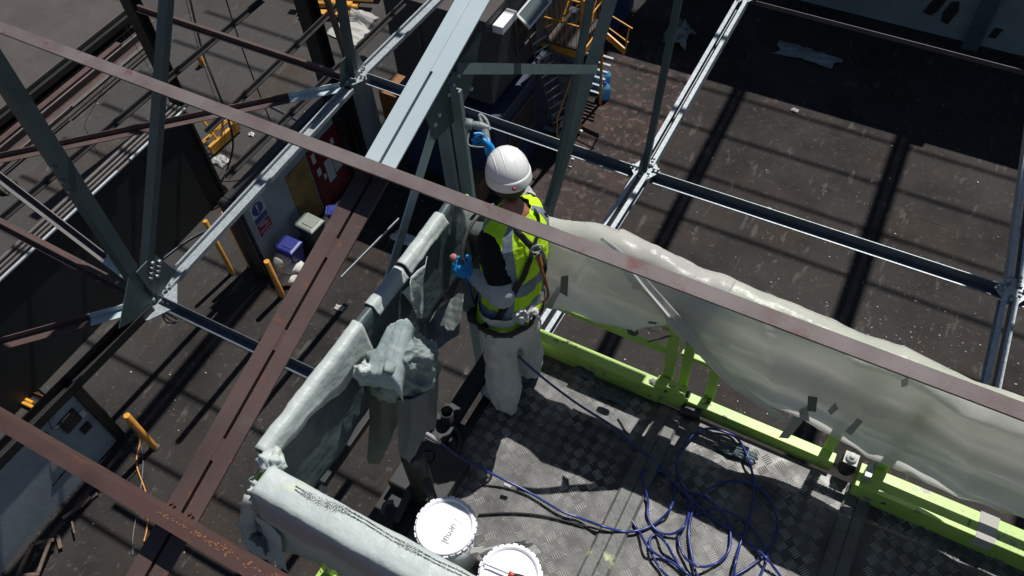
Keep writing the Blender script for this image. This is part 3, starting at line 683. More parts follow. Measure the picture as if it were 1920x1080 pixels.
# second barrier frame near yellow posts
# pallet and timbers lower left
t = thing('broken_pallet', 'broken timber pallet leaning at the bottom left corner', 'pallet', at(60, 1060, 0))
for (a_, c_) in (((70,1078),(95,1010)), ((28,1090),(60,1020)), ((60,1020),(100,1012)), ((35,1080),(72,1076))):
    b = MB(); b.beam(at(*a_, .10), at(*c_, .22), .05, .022); build_each(b, 'board', 'timber', t)
for i, (a_, c_, w_, lb) in enumerate((((118,972),(183,925),.05,'long splintered timber lying by the block wall foot'), ((108,1003),(114,1028),.05,'short upright orange brown board by the pallet'),
                                     ((150,950),(168,930),.07,'broken timber end on top of the long splintered one'), ((135,978),(140,1000),.02,'thin pale stick beside the short board'))):
    b = MB(); a_, c_ = at(*a_, .04+.03*i), at(*c_, .04+.03*i); b.beam(a_, c_, w_, .025); build(b, 'timber_offcut', 'timber', None, lerp(a_, c_, .5), lb, 'timber', 'timber offcuts by the block wall')

# cables hanging / lying
def cable(name, pts, r, m_, label, cat='cable', n=8, z=None):
    P_ = [V3(p) if len(p) == 3 and not isinstance(p[0], int) else p for p in pts]; b = MB(); b.tube(spline(P_, n), r, 6)
    return build(b, name, m_, None, P_[0], label, cat)
cable('cable', [at(352,-20,3.4), at(378,90,2.6), at(400,150,2.2), at(425,215,1.6), at(437,270,.9), at(425,320,.3), at(412,345,.02)], .020, 'cable', 'thick black cable hanging past the yellow trolley')
cable('cable', [at(344,-20,3.4), at(372,90,2.5), at(395,160,1.8), at(418,230,1.0), at(424,300,.05)], .006, 'cable', 'thin black wire hanging left of the thick black cable')
cable('cable', [at(418,-20,3.2), at(440,50,2.6), at(465,120,2.0), at(492,190,1.3), at(512,240,.7), at(528,290,.02)], .013, 'cable', 'black cable dropping between the posts right of the thick one')
cable('cable', [at(238,50,3.2), at(215,120,2.0), at(158,235,.02)], .005, 'cable', 'thin stay wire running down left from the black column')
cable('cable', [at(238,50,3.2), at(262,100,2.2), at(298,155,1.0)], .005, 'cable', 'thin stay wire running down right from the black column')
cable('cable', [at(228,776,.5), at(255,815,.05), at(268,860,.03), at(262,930,.03), at(250,1000,.03), at(249,1040,.03)], .008, 'galv_dark', 'thin grey blue cable trailing on the ground by the orange post')
cable('cable', [at(236,790,.5), at(262,820,.05), at(256,870,.03), at(275,930,.03), at(276,985,.03), at(270,1015,.03)], .011, 'orange', 'thin orange lead trailing beside the grey blue cable')
cable('cable', [at(190,760,.3), at(215,795,.1), at(262,862,.03), at(235,905,.03), at(222,915,.03)], .007, 'cable', 'black lead crossing behind the bundle at the orange post')
cable('cable', [at(-10,700,.03), at(30,705,.03), at(60,720,.03), at(88,742,.03)], .011, 'cable', 'black cable above the yellow pipes at the left')
cable('cable', [at(-10,715,.03), at(20,722,.03), at(60,735,.03), at(85,745,.03)], .012, 'yellow', 'dull yellow hose along the pipes at the left')
cable('hose', [at(425,215,.03), at(442,195,.03), at(480,188,.03), at(520,205,.03), at(560,225,.03), at(590,230,.03)], .014, 'galv_dark', 'grey green hose curving across the yard above the trolley', 'hose')
cable('hose', [at(305,485,.03), at(345,455,.03), at(370,440,.03), at(400,425,.05)], .016, 'galv_dark', 'grey pipe lying along the foot of the dark storage unit', 'hose')
cable('rope_loop', [at(303,585,5.9), at(318,600,5.7), at(335,602,5.6), at(318,590,5.6), at(305,588,5.7), at(312,604,5.5), at(330,606,5.5)], .008, 'greysteel', 'small grey rope loop below the bolted truss joint', 'rope')

# ================================================================== ROOF STEEL
ZC = 6.3; PITCHR = math.atan(.32)
nA, nB, nC = at(665,150,ZC), at(1207,330,ZC), at(1890,557,ZC)      # far row nodes
nD, nE = at(288,567,ZC), at(1395,3,ZC)
xL, xM, xR = nD.x-.02, nB.x, nC.x; yN, yF = nD.y, nB.y; yFF = nE.y
U = lambda w_, d_, t_, lip: [(-w_/2,0),(w_/2,0),(w_/2,d_),(w_/2-lip,d_),(w_/2-lip,d_-t_),(w_/2-t_,d_-t_),(w_/2-t_,t_),(-w_/2+t_,t_),(-w_/2+t_,d_-t_),(-w_/2+lip,d_-t_),(-w_/2+lip,d_),(-w_/2,d_)]
GC = 'bottom chord rails of the roof frame'
def rail(name, p0, p1, prof, m_, label, cat='steel rail', grp=GC):
    b = MB(); b.prism(p0, p1, prof); return build(b, name, m_, None, lerp(V3(p0), V3(p1), .5), label, cat, grp)
ux = V3((1,0,0)); uy = V3((0,1,0))
chn = [(-.036,0),(.034,0),(.034,.006),(-.030,.006),(-.030,.088),(-.036,.088)]
def chan(pa, pb, label):
    t_ = thing('channel_rail', label, 'steel rail', lerp(pa, pb, .5), GC)
    b = MB(); b.prism(pa, pb, chn); build(b, 'channel', 'galv_dark', t_)
    for yo_, zo_, w_ in ((-.030, .009, .011), (.033, .090, .006)):
        b = MB(); o_ = uy*yo_+V3((0,0,zo_)); b.beam(pa+o_, pb+o_, w_, .004); build(b, 'lip', 'galv', t_)  # pale strips standing in for the sunlit edges of the channel
chan(at(690,155,ZC), at(1196,332,ZC), 'blue grey channel rail running behind the spray gun')
chan(at(1219,338,ZC), at(1880,555,ZC), 'long channel rail crossing the sunlit slab at the right')
chan(at(1900,565,ZC), at(2300,690,ZC), 'channel rail leaving the frame right of the far right joint')
rail('channel_rail', at(300,570,ZC), at(760,790,ZC), chn, 'galv_dark', 'dark channel rail passing under the brown girder')
rail('angle_rail', at(1400,3,ZC), at(2050,172,ZC), [(-.022,0),(.022,0),(.022,.05),(.016,.05),(.016,.006),(-.022,.006)], 'greysteel', 'dull brown grey angle rail across the shade at the top right')
dbl = [(-.05,0),(-.012,0),(-.012,.012),(-.042,.012),(-.042,.082),(-.05,.082)]
rail('double_angle_rail', at(262,18,ZC), at(655,150,ZC), [(-.05,0),(-.008,0),(-.008,.05),(.008,.05),(.008,0),(.05,0),(.05,.008),(.016,.008),(.016,.06),(-.016,.06),(-.016,.008),(-.05,.008)], 'brown', 'reddish brown double angle rail at the top, ending at the far left joint')
rail('double_angle_rail', at(-60,388,ZC), at(245,548,ZC), [(-.05,0),(-.008,0),(-.008,.05),(.008,.05),(.008,0),(.05,0),(.05,.008),(.016,.008),(.016,.06),(-.016,.06),(-.016,.008),(-.05,.008)], 'brown', 'reddish brown double angle rail at left, ending at the bolted joint')
# rails running away from the camera
Lp = U(.125, .045, .008, .016)
rail('galvanised_rail', at(312,540,ZC), at(655,170,ZC), Lp, 'galv', 'bright galvanised rail between the two left joints')
rail('galvanised_rail', at(682,138,ZC), at(862,-40,ZC), Lp, 'galv', 'bright galvanised rail from the far left joint to the top edge')
rail('dark_rail', at(282,578,ZC), at(-60,925,ZC), U(.125,.09,.008,.010), 'blacksteel', 'black unpainted rail from the bolted joint to the lower left')
two = [(-.06,0),(-.018,0),(-.018,.09),(.018,.09),(.018,0),(.06,0),(.06,.008),(.06,.10),(.012,.10),(.012,.09),(-.012,.09),(-.012,.10),(-.06,.10)]
def twin(pa, pb, label):
    t_ = thing('twin_rail', label, 'steel rail', lerp(pa, pb, .5), GC)
    for s_ in (-1, 1):
        b = MB(); o_ = ux*s_*.040; b.prism(pa+o_, pb+o_, [(-.019,0),(.019,0),(.019,.10),(-.019,.10),(-.019,.092),(.011,.092),(.011,.008),(-.019,.008)] if s_ > 0 else [(-.019,0),(.019,0),(.019,.008),(-.011,.008),(-.011,.092),(.019,.092),(.019,.10),(-.019,.10)]); build(b, 'channel', 'galv', t_)
    return t_
twin(at(1203,338,ZC), at(900,815,ZC), 'bright twin rail passing beneath the platform behind the plastic film')
twin(at(1212,322,ZC), at(1392,8,ZC), 'bright twin rail between the two right hand far joints')
twin(at(1886,568,ZC), at(1845,760,ZC), 'bright twin rail at the right edge below its joint')
twin(at(1893,548,ZC), at(1945,150,ZC), 'bright twin rail at the right edge above its joint')
# in-plane diagonal braces
def brace(p0, p1, w_, label, mats, split, name='flat_brace'):
    t_ = thing(name, label, 'brace', lerp(p0, p1, .5), 'diagonal braces of the roof frame'); q = lerp(p0, p1, split)
    pr = [(-w_/2,0),(w_/2,0),(w_/2,.008),(-w_/2+.008,.008),(-w_/2+.008,.06),(-w_/2,.06)]
    b = MB(); b.prism(p0, q, pr); build(b, 'bare_end', mats[0], t_)
    b = MB(); b.prism(q, p1, pr); build(b, 'painted_end', mats[1], t_)
brace(at(-80,318,ZC), at(640,168,ZC), .085, 'long diagonal brace, brown at left and pale blue at the far left joint', ('brown','bluegrey'), .86)
brace(at(-80,672,ZC), at(275,575,ZC), .085, 'short diagonal brace, brown with a pale end at the bolted joint', ('brown','bluegrey'), .70)
brace(at(-60,290,ZC+.8), at(240,520,ZC+.05), .07, 'flat grey bar falling from the left edge to the bolted joint', ('greysteel','bluegrey'), .85, 'flat_bar')
b = MB(); b.beam(at(748,410,ZC), at(640,520,ZC), .010, .02); build(b, 'steel_strip', 'galv', None, at(700,460,ZC), 'thin bright steel strip beside the brown part of the girder', 'steel strip')
# joints with gussets and bolts
def gusset(c, label, extra, gs=.62):
    t_ = thing('gusset_joint', label, 'steel joint', c, 'bolted joints of the roof frame')
    b = MB(); b.plate([c+V3((q[0]*gs, q[1]*gs, q[2])) for q in ((-.20,-.03,-.012),(-.03,-.22,-.012),(.10,-.16,-.012),(.22,.05,-.012),(.05,.24,-.012),(-.12,.16,-.012))], .010); build(b, 'base_plate', 'galv', t_)
    for pts in extra:
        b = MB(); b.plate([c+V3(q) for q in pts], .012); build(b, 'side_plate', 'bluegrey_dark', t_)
    b = MB(); rb = random.Random(int(c.x*100))
    for q in ((.04,.08),(.04,.13),(.04,.18),(-.04,.09),(-.04,.15),(.10,.03),(.15,.035),(-.08,-.02),(-.13,-.02),(.0,-.08),(.0,-.14),(.07,-.06)):
        b.bolt(c+V3((q[0]*min(1,gs*1.25), q[1]*min(1,gs*1.25), .001)), .014, .024)
    build_each(b, 'bolt', 'galv', t_)
    return t_
gusset(nA+V3((0,0,.05)), 'bolted joint at the far left where pale blue members meet', [[(-.02,-.2,0),(-.02,.2,0),(-.02,.14,.24),(-.02,-.1,.24)]])
gusset(nB+V3((0,0,.09)), 'bolted joint where the thin post meets the twin rail right of the column', [[(-.01,-.12,0),(-.01,.12,0),(-.01,.1,.18),(-.01,-.06,.18)]])
gusset(nC+V3((0,0,.09)), 'bolted joint at the right edge of the picture', [])
gusset(nE+V3((0,0,.09)), 'pale bolted joint at the top right', [[(-.02,-.12,0),(-.02,.12,0),(-.02,.1,.2),(-.02,-.06,.2)]])
tj = gusset(nD+V3((0,0,.03)), 'large bolted joint at left with a square plate of round bolts', [], 1.0)
# the big square side plate of that joint, standing in the girder plane
xg = -4.72
b = MB(); q4 = [atx(288,475,xg), atx(328,508,xg), atx(292,562,xg), atx(254,510,xg)]; b.plate(q4, .012); sp = build(b, 'square_plate', 'bluegrey_dark', tj)
b = MB()
nv = (q4[1]-q4[0]).cross(q4[2]-q4[0]).normalized(); nv = nv if nv.x > 0 else -nv
for (u, v) in ((283,492),(296,489),(282,501),(295,498),(281,511),(294,507),(280,520),(292,516)): b.bolt(atx(u, v, xg)+nv*.004, .018, .026, nv)
build_each(b, 'bolt', 'galv', sp)
b = MB(); b.plate([atx(240,520,xg+.02), atx(285,562,xg+.02), atx(268,590,xg+.02), atx(222,615,xg+.02)], .012); build(b, 'lower_plate', 'bluegrey_dark', tj)

XP0 = at(712,308,9.31).x+.03
# web members (from the bottom chord up to the rafters)
GW = 'web members of the roof trusses'
def web(p0, p1, w_, d_, label, m_='bluegrey_dark', name='web_member', upv=(0,1,0), bolts=()):
    t_ = thing(name, label, 'truss member', p0, GW); b = MB()
    b.prism(p0, p1, [(-w_/2,-d_/2),(w_/2,-d_/2),(w_/2,-d_/2+.01),(-w_/2+.01,-d_/2+.01),(-w_/2+.01,d_/2),(-w_/2,d_/2)], upv); build(b, 'angle', m_, t_)
    if bolts:
        b = MB(); d = (p1-p0).normalized(); nn = V3((0,-1,.2)).normalized()
        for k in bolts: b.bolt(lerp(p0, p1, k)+V3((.01,-d_/2-.002,0)), .016, .02, nn)
        build_each(b, 'bolt', 'galv', t_)
    return t_
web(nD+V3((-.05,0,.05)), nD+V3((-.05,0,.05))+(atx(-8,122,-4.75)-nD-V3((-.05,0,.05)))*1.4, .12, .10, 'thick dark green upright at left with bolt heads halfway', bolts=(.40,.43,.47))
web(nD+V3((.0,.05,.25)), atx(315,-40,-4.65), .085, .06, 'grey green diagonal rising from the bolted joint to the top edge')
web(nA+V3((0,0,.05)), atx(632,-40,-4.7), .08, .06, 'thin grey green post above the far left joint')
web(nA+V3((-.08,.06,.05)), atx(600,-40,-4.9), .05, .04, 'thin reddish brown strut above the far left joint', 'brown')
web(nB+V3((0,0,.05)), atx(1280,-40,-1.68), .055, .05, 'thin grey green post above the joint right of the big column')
# big diagonal column right of the worker
t = thing('truss_diagonal', 'broad grey green diagonal column right of the worker', 'truss member', at(955,700,ZC), GW)
pa, pb = V3((-1.68, 2.02, ZC+.12)), atx(1160,-40,-1.60)
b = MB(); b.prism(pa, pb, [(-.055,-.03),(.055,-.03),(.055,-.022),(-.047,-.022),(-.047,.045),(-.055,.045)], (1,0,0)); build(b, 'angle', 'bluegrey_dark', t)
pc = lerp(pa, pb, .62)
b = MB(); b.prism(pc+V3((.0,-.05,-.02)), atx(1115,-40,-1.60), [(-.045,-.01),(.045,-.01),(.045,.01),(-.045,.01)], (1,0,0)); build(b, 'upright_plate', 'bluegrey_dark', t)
b = MB()
for k in (.66,.675,.73): b.bolt(lerp(pa, pb, k)+V3((.045,-.02,0)), .012, .016, (1,0,0))
build_each(b, 'bolt', 'galv', t)
# horizontal strut
web(atx(1112,130,-1.55), atx(850,128,XP0), .055, .05, 'short blue grey strut from the pale girder to the big column', 'bluegrey_dark', 'strut')

# main girder
XG = at(712,308,9.31).x
SL_ = V3((0, math.cos(PITCHR), math.sin(PITCHR))); NR_ = V3((0, -math.sin(PITCHR), math.cos(PITCHR)))
KB = at(700,327,9.40)+SL_*.047-NR_*.120
def girder(xg, label, painted, wd=.076):
    dx = xg-XG
    sl = V3((0, math.cos(PITCHR), math.sin(PITCHR)))
    k1 = KB+V3((XG-KB.x,0,0)); far = k1+sl*25; near = k1-sl*6
    o_ = V3((dx,0,0)); t_ = thing('roof_girder', label, 'girder', k1+o_, 'sloping roof girders')
    def leg(pa, pb, s_, m_, nm):
        b = MB(); b.prism(pa+o_, pb+o_, [(s_*.007,-.09),(s_*.015,-.09),(s_*.015,-.008),(s_*wd,-.008),(s_*wd,0),(s_*.007,0)]); return build(b, nm, m_, t_)
    if painted:
        for s_ in (-1, 1): leg(k1, k1+sl*2.6, s_, 'bluegrey', 'painted_angle'); leg(k1+sl*2.601, far, s_*2.1, 'bluegrey', 'shadow_widened_angle'); leg(near, k1-sl*.001, s_, 'brown', 'bare_angle')  # unseen upper part widened to broaden its shadow on the ground
        b = MB(); ya = k1+sl*.52
        b.prism(ya+V3((0,0,-.004)), far+V3((0,0,-.004)), [(-.0065,-.004),(.0065,-.004),(.0065,.002),(-.0065,.002)]); build(b, 'packing', 'bluegrey', t_)
        b = MB()
        for k in (-.36,-.78,-1.25): b.prism(k1+sl*(k-.045), k1+sl*(k+.045), [(-.0065,-.01),(.0065,-.01),(.0065,-.001),(-.0065,-.001)])
        build_each(b, 'packing_plate', 'rust', t_)
    else:
        for s_ in (-1, 1): leg(near, far, s_, 'brown', 'bare_angle')
    return k1, sl
k1, sl = girder(XG, 'wide double girder, pale blue at the top and brown below the long purlin', True)
girder(XG+3.28, 'brown girder right of the frame', False, .18)  # girders out of view, flanges widened to thicken their ground shadows
girder(XG+6.4, 'farther brown girder right of the frame', False, .18)
girder(XG-3.1, 'brown girder left of the frame', False, .18)
girder(XG-6.1, 'farther brown girder left of the frame', False, .18)
# members hanging from the girder
def under(v, u): return atx(u, v, XG)
XP = XG+.03
t = thing('girder_post', 'pair of pale green upright angles hanging below the pale girder', 'truss member', atx(835,150,XP), GW)
pz = atx(842,150,XP); yc = pz.y
for s_, w_ in ((-1, .038), (1, .040)):
    b = MB(); x0 = XP-.075+(s_+1)/2*.095
    b.prism(V3((x0, yc, KB.z+(yc-KB.y)*.32-.15)), V3((x0, yc, ZC+.1)), [(-w_,-.004),(w_,-.004),(w_,.004),(-w_+.008,.004),(-w_+.008,.02),(-w_,.02)], (0,-1,0)); build(b, 'angle', 'bluegrey_mid', t)
def gp_(u, v): return atx(u, v, XP-.012)
b = MB(); b.plate([gp_(900,60), gp_(880,165), gp_(850,225), gp_(812,262), gp_(796,215), gp_(815,180)], .01); build(b, 'gusset_plate', 'bluegrey_dark', t)
b = MB()
for (u, v) in ((868,120),(856,140),(846,158),(838,176),(820,214),(812,232),(880,165)): b.bolt(gp_(u, v)+V3((.002,0,0)), .011, .015, (1,0,0))
build_each(b, 'bolt', 'bluegrey', t)
t = thing('girder_diagonal', 'pale blue diagonal going down left from the girder plate', 'truss member', atx(815,230,XG), GW)
pd0 = atx(822,215,XP-.02); pd1v = atx(738,490,-1.84); pd2 = pd0+(pd1v-pd0)*3.4
b = MB(); b.prism(pd0, pd2, [(-.036,-.004),(.036,-.004),(.036,.004),(-.036,.004)], (1,0,0)); build(b, 'flat_bar', 'bluegrey', t)
# purlins: Z sections square to the roof slope
nr = V3((0, -math.sin(PITCHR), math.cos(PITCHR)))
GPU = 'purlins across the roof girders'
def purlin(k, label, m_, x0=-14, x1=12, H_=.125):
    base = k1+sl*(k)                              # on the girder surface
    t_ = thing('purlin', label, 'purlin', base, GPU)
    b = MB()
    a0 = V3((x0, base.y, base.z)); a1 = V3((x1, base.y, base.z))
    # profile expressed with side (towards +slope) and normal
    def pr(s_, n_): return sl*s_+nr*n_
    outl = [(-.012,.002),(.007,.002),(.007,H_),(-.047,H_),(-.047,H_-.016),(-.040,H_-.016),(-.040,H_-.007),(0,H_-.007),(0,.009),(-.012,.009)]
    vs = [a0+pr(*q) for q in outl]+[a1+pr(*q) for q in outl]; n = len(outl)
    b.add(vs, [(i,(i+1) % n, n+(i+1) % n, n+i) for i in range(n)]+[tuple(range(n))[::-1], tuple(range(n,2*n))]); build(b, 'section', m_, t_)
    for gx in (XG,):
        b = MB(); q = base+V3((gx-base.x,0,0))
        for s_ in (-.045, .045):
            b.prism(q+V3((s_-.012,0,0))+pr(.01,.012), q+V3((s_+.012,0,0))+pr(.01,.012), [(-.008,-.01),(.012,-.01),(.012,.012),(-.008,.012)]); b.bolt(q+V3((s_,0,0))+pr(.022,.02), .008, .012, nr)
        build_each(b, 'cleat', 'rust', t_)
    return t_
# spacing from the two purlins seen: y of each on the girder
kA = 0.0
kB = -1.4
for _ in range(30):
    zf = (k1+sl*kB-SL_*.047+NR_*.125).z; kB += ((at(330,1005,zf)+SL_*.047-NR_*.125)-(k1+sl*kB)).y*.8
SP = -kB
purlin(kA, 'long worn brown purlin crossing in front of the worker', 'brown_worn')
pB = purlin(kB, 'rusty brown purlin crossing the girder at the lower left', 'rust')
b = MB(); rr2 = random.Random(4); bs = k1+sl*kB
for i in range(900):
    x = rr2.uniform(-4, .4); dens = ns((x*2.2, 0, 0), 1, 5)
    if dens < -.05: continue
    q = V3((x, bs.y, bs.z))+sl*(-.006+rr2.gauss(0,.003)*(1+dens*3))+nr*.1262; s_ = rr2.uniform(.001,.0035); a = rr2.uniform(0,6)
    b.add([q+ux*(math.cos(a+j)*s_*2)+sl*(math.sin(a+j)*s_) for j in (0,1.4,3.1,4.5)], [(0,1,2,3)])
build(b, 'rust_bloom', 'rustbloom', pB, kind='stuff')
for i in range(1, 21): purlin(kA+SP*i-(.05 if i == 1 else 0), 'brown purlin above the top of the picture', 'brown', x1=(-.5 if i == 1 else 12), H_=(.04 if i == 1 else .055))  # unseen purlins, thinned and the first one shifted to shape their shadows
for i in range(1, 3): purlin(kB-SP*i, 'brown purlin below the bottom of the picture', 'brown')

# ================================================================== PLATFORM
F = 7.9
PL = thing('work_platform', 'lime green aerial work platform with a chequer plate floor under the worker', 'work platform', (-1.3, .62, F))
b = MB(); b.box((-1.30, .62, F-.03), (2.6, 2.12, F)); fl = build(b, 'floor_plate', 'plate', PL)
b = MB(); PT = .064; vs = []; fs = []
for i in range(int(3.9/PT)):
    for j in range(int(1.5/PT)):
        cx, cy = -1.30+(i+.5)*PT, .62+(j+.5)*PT
        if -.53 < cx < -.34 or .42 < cx < .62: continue
        wear = fr((cx*1.3, cy*1.3, 2), 1.6)
        if wear > .6: continue
        a = R(45 if (i+j) % 2 else -45)+R(8); dx, dy = math.cos(a), math.sin(a)
        for k in range(5):
            o_ = (k-2)*.0103; x, y = cx-dy*o_, cy+dx*o_; L_ = .0235; w_ = .0024; h_ = .0026
            n = len(vs)
            vs += [(x-dx*L_, y-dy*L_, F), (x-dy*w_-dx*L_*.6, y+dx*w_-dy*L_*.6, F), (x-dy*w_+dx*L_*.6, y+dx*w_+dy*L_*.6, F), (x+dx*L_, y+dy*L_, F),
                   (x+dy*w_+dx*L_*.6, y-dx*w_+dy*L_*.6, F), (x+dy*w_-dx*L_*.6, y-dx*w_-dy*L_*.6, F), (x-dx*L_*.6, y-dy*L_*.6, F+h_), (x+dx*L_*.6, y+dy*L_*.6, F+h_)]
            fs += [(n,n+1,n+6),(n,n+6,n+5),(n+1,n+2,n+7,n+6),(n+6,n+7,n+4,n+5),(n+2,n+3,n+7),(n+7,n+3,n+4)]
b.add([V3(q)+V3((0,0,.0005)) for q in vs], fs); build(b, 'tread_pattern', 'tread', fl)
b = MB(); b.box((-1.52, .66, F-.05), (-1.303, 1.55, F-.004)); b.box((-1.46, .66, F-.12), (-1.42, 2.1, F-.051)); build(b, 'shade_deck_edge', 'blacksteel', PL)  # deck edge coloured black to stand for the shade beside the machine
for x0, x1 in ((-.505,-.375), (.455,.575)):
    b = MB(); b.prism(V3(((x0+x1)/2,.66,F+.001)), V3(((x0+x1)/2,2.10,F+.001)), [(-(x1-x0)/2,0),((x1-x0)/2,0),((x1-x0)/2,.010),((x1-x0)/2-.012,.020),(.004,.020),(.0,.015),(-.004,.020),(-(x1-x0)/2+.012,.020),(-(x1-x0)/2,.010)]); build(b, 'cross_strip', 'strip', PL)
b = MB(); b.box((-1.34, .60, F-.20), (2.6, .72, F-.035)); b.box((-1.34, 2.02, F-.20), (2.6, 2.10, F-.035)); b.box((-1.36, .725, F-.16), (-1.24, 2.015, F-.035)); build(b, 'underframe', 'blacksteel', PL)
b = MB(); b.box((-1.33, 2.11, F-.02), (-.52, 2.185, F+.115)); build(b, 'toe_beam', 'lime', PL, bevel=.003)
b = MB(); b.box((-.50, 2.145, F-.02), (.36, 2.20, F+.075)); build(b, 'toe_beam', 'lime', PL, bevel=.003)
b = MB(); b.box((.47, 2.055, F-.02), (2.6, 2.18, F+.125)); build(b, 'toe_beam', 'lime', PL, bevel=.003)
b = MB(); b.box((-1.55, .53, F-.07), (2.0, .60, F+.07)); build(b, 'toe_beam', 'lime', PL, bevel=.003)
b = MB(); b.box((1.0, 2.052, F+.05), (1.08, 2.185, F+.128)); build(b, 'label_plate', 'debris', PL)
# posts
for x, y, w_, dp in ((-.515,2.20,.055,.03), (-.44,2.235,.05,.025), (-.295,2.23,.05,.025), (.315,2.21,.05,.03), (.56,2.21,.055,.03), (-1.28,2.20,.05,.03), (1.55,2.21,.05,.03), (-.42,.60,.05,.03), (-1.5,.60,.05,.03), (.8,.6,.05,.03)):
    b = MB(); b.prism(V3((x,y,F-.06)), V3((x,y,8.79)), [(-w_/2,-dp/2),(w_/2,-dp/2),(w_/2,dp/2),(-w_/2,dp/2)], (0,1,0)); build(b, 'post', 'lime', PL, bevel=.004)
b = MB(); b.box((-.555,2.12,F+.0), (-.395,2.18,F+.16)); build(b, 'hinge_block', 'lime', PL, bevel=.008)
b = MB(); b.tube([(-.50,2.16,F+.10),(-.38,2.16,F+.12)], .022, 10); b.tube([(-.40,2.11,F+.03),(-.30,2.13,F+.03)], .03, 8); build(b, 'hinge_pin', 'grease', PL)
# rails
b = MB(); b.tube([(-1.58,2.215,8.80),(2.6,2.215,8.80)], .022, 10); build(b, 'top_rail', 'lime', PL)
m1a, m1b = aty(1130,615,2.215), aty(1345,695,2.215); m2a, m2b = aty(1190,592,2.27), aty(1415,672,2.27)
zm = (m1a.z+m1b.z)/2; zm2 = (m2a.z+m2b.z)/2
b = MB(); b.beam((-1.3,2.225,zm),(-.5,2.225,zm), .03, .035); b.beam((-.48,2.25,zm-.01),(.0,2.25,zm-.01), .03, .035); b.beam((.3,2.225,zm),(2.6,2.225,zm), .03, .035); build(b, 'mid_rail', 'lime', PL, bevel=.004)
b = MB(); b.beam((-.95,2.285,zm2),(-.05,2.285,zm2), .03, .04); build(b, 'gate_rail', 'lime', PL, bevel=.004)
b = MB(); b.tube([(-1.49,.60,8.90),(2.6,.60,8.90)], .022, 10); build(b, 'top_rail', 'lime', PL)
b = MB(); b.tube([(-1.614,.60,8.85),(-1.614,2.215,8.85)], .014, 10); build(b, 'top_rail', 'lime', PL)
# bracket, bolt nut on the mid rail
b = MB(); c_ = aty(1188,618,2.20); b.lathe([(.030,-.012),(.034,-.012),(.034,.012),(.030,.012),(.016,.012),(.016,-.012)], c_, 6, (0,-1,.35), smooth=False); build(b, 'hook_plate', 'greysteel', PL)
b = MB(); b.tube([aty(1215,640,2.18), aty(1240,634,2.18), aty(1262,628,2.19)], .006, 6); build(b, 'latch', 'greysteel', PL)
b = MB(); c_ = V3((.42,2.17,F+.02)); b.lathe([(.036,0),(.040,.02),(.040,.10),(.034,.11)], c_, 18); build(b, 'light_housing', 'grease', PL)
b = MB(); b.box(c_+V3((-.032,-.032,.112)), c_+V3((.032,.032,.118))); b.lathe([(.026,.122),(.026,.132),(.0,.134)], c_, 16); b.lathe([(.012,.134),(.012,.142),(.0,.143)], c_, 10); build(b, 'light_lens', 'paper', PL)
b = MB(); b.box((.49,2.09,F+.13),(.52,2.15,F+.18)); b.box((.51,2.16,F+.13),(.53,2.18,F+.22)); build(b, 'clip', 'galv', PL)
for x in (-1.1,-.9,-.7,1.0,1.5):
    pass
# far left interior: control panel and bits
pcn = at(815, 520, 8.45)
b = MB(); b.plate([at(795,520,8.42), at(845,558,8.42), at(868,505,8.42), at(830,478,8.42)], .03); build(b, 'panel_shelf', 'strip', PL, bevel=.004)
b = MB(); b.tube([at(795,474,8.75), at(826,487,8.68), at(838,500,8.62), at(856,530,8.45)], .010, 8); build(b, 'bent_handle', 'greysteel', PL)
b = MB(); c_ = at(872,462,8.62); b.lathe([(.026,-.16),(.026,.05),(.022,.06),(.0,.06)], c_, 14); b.lathe([(.032,-.06),(.032,-.045),(.026,-.045)], c_, 14); b.lathe([(.010,.06),(.010,.072),(0,.072)], c_, 8); build(b, 'tool_holder', 'gun', PL)
b = MB(); c_ = at(833,528,8.44)
for k in range(4): b.ball(c_+V3((.01*k,-.022*k,.01)), .015, 8)
build_each(b, 'control_knob', 'paper', PL)
# dark structure under the left side
b = MB(); b.beam(at(600,905,8.1), at(820,590,8.1), .06, .05); b.beam((-1.42,.7,F+.02), (-1.42,2.1,F+.02), .09, .05); build(b, 'side_frame', 'grease', PL, bevel=.005)
def pipe_stub(u, v, h, label):
    c_ = at(u, v, F); b = MB(); b.lathe([(.034,.001),(.034,h),(.028,h),(.028,.01)], c_, 20)
    return build(b, 'pipe_stub', 'grease', None, c_, label, 'pipe', 'short dark pipe stubs beside the draped machine')
pipe_stub(843, 795, .13, 'short dark pipe stub right of the hanging cloth strips')
pipe_stub(808, 872, .10, 'short dark pipe stub nearest the two white buckets')
b = MB(); lp = [at(u, v, F+.03) for u, v in ((820,790),(850,800),(862,825),(850,860),(820,882),(785,880),(765,860),(775,820),(820,790))]
b.tube(spline(lp, 5), .014, 8); build(b, 'machine_base', 'grease', None, lp[0], 'dark tubular base frame around the pipe stubs on the floor', 'frame')

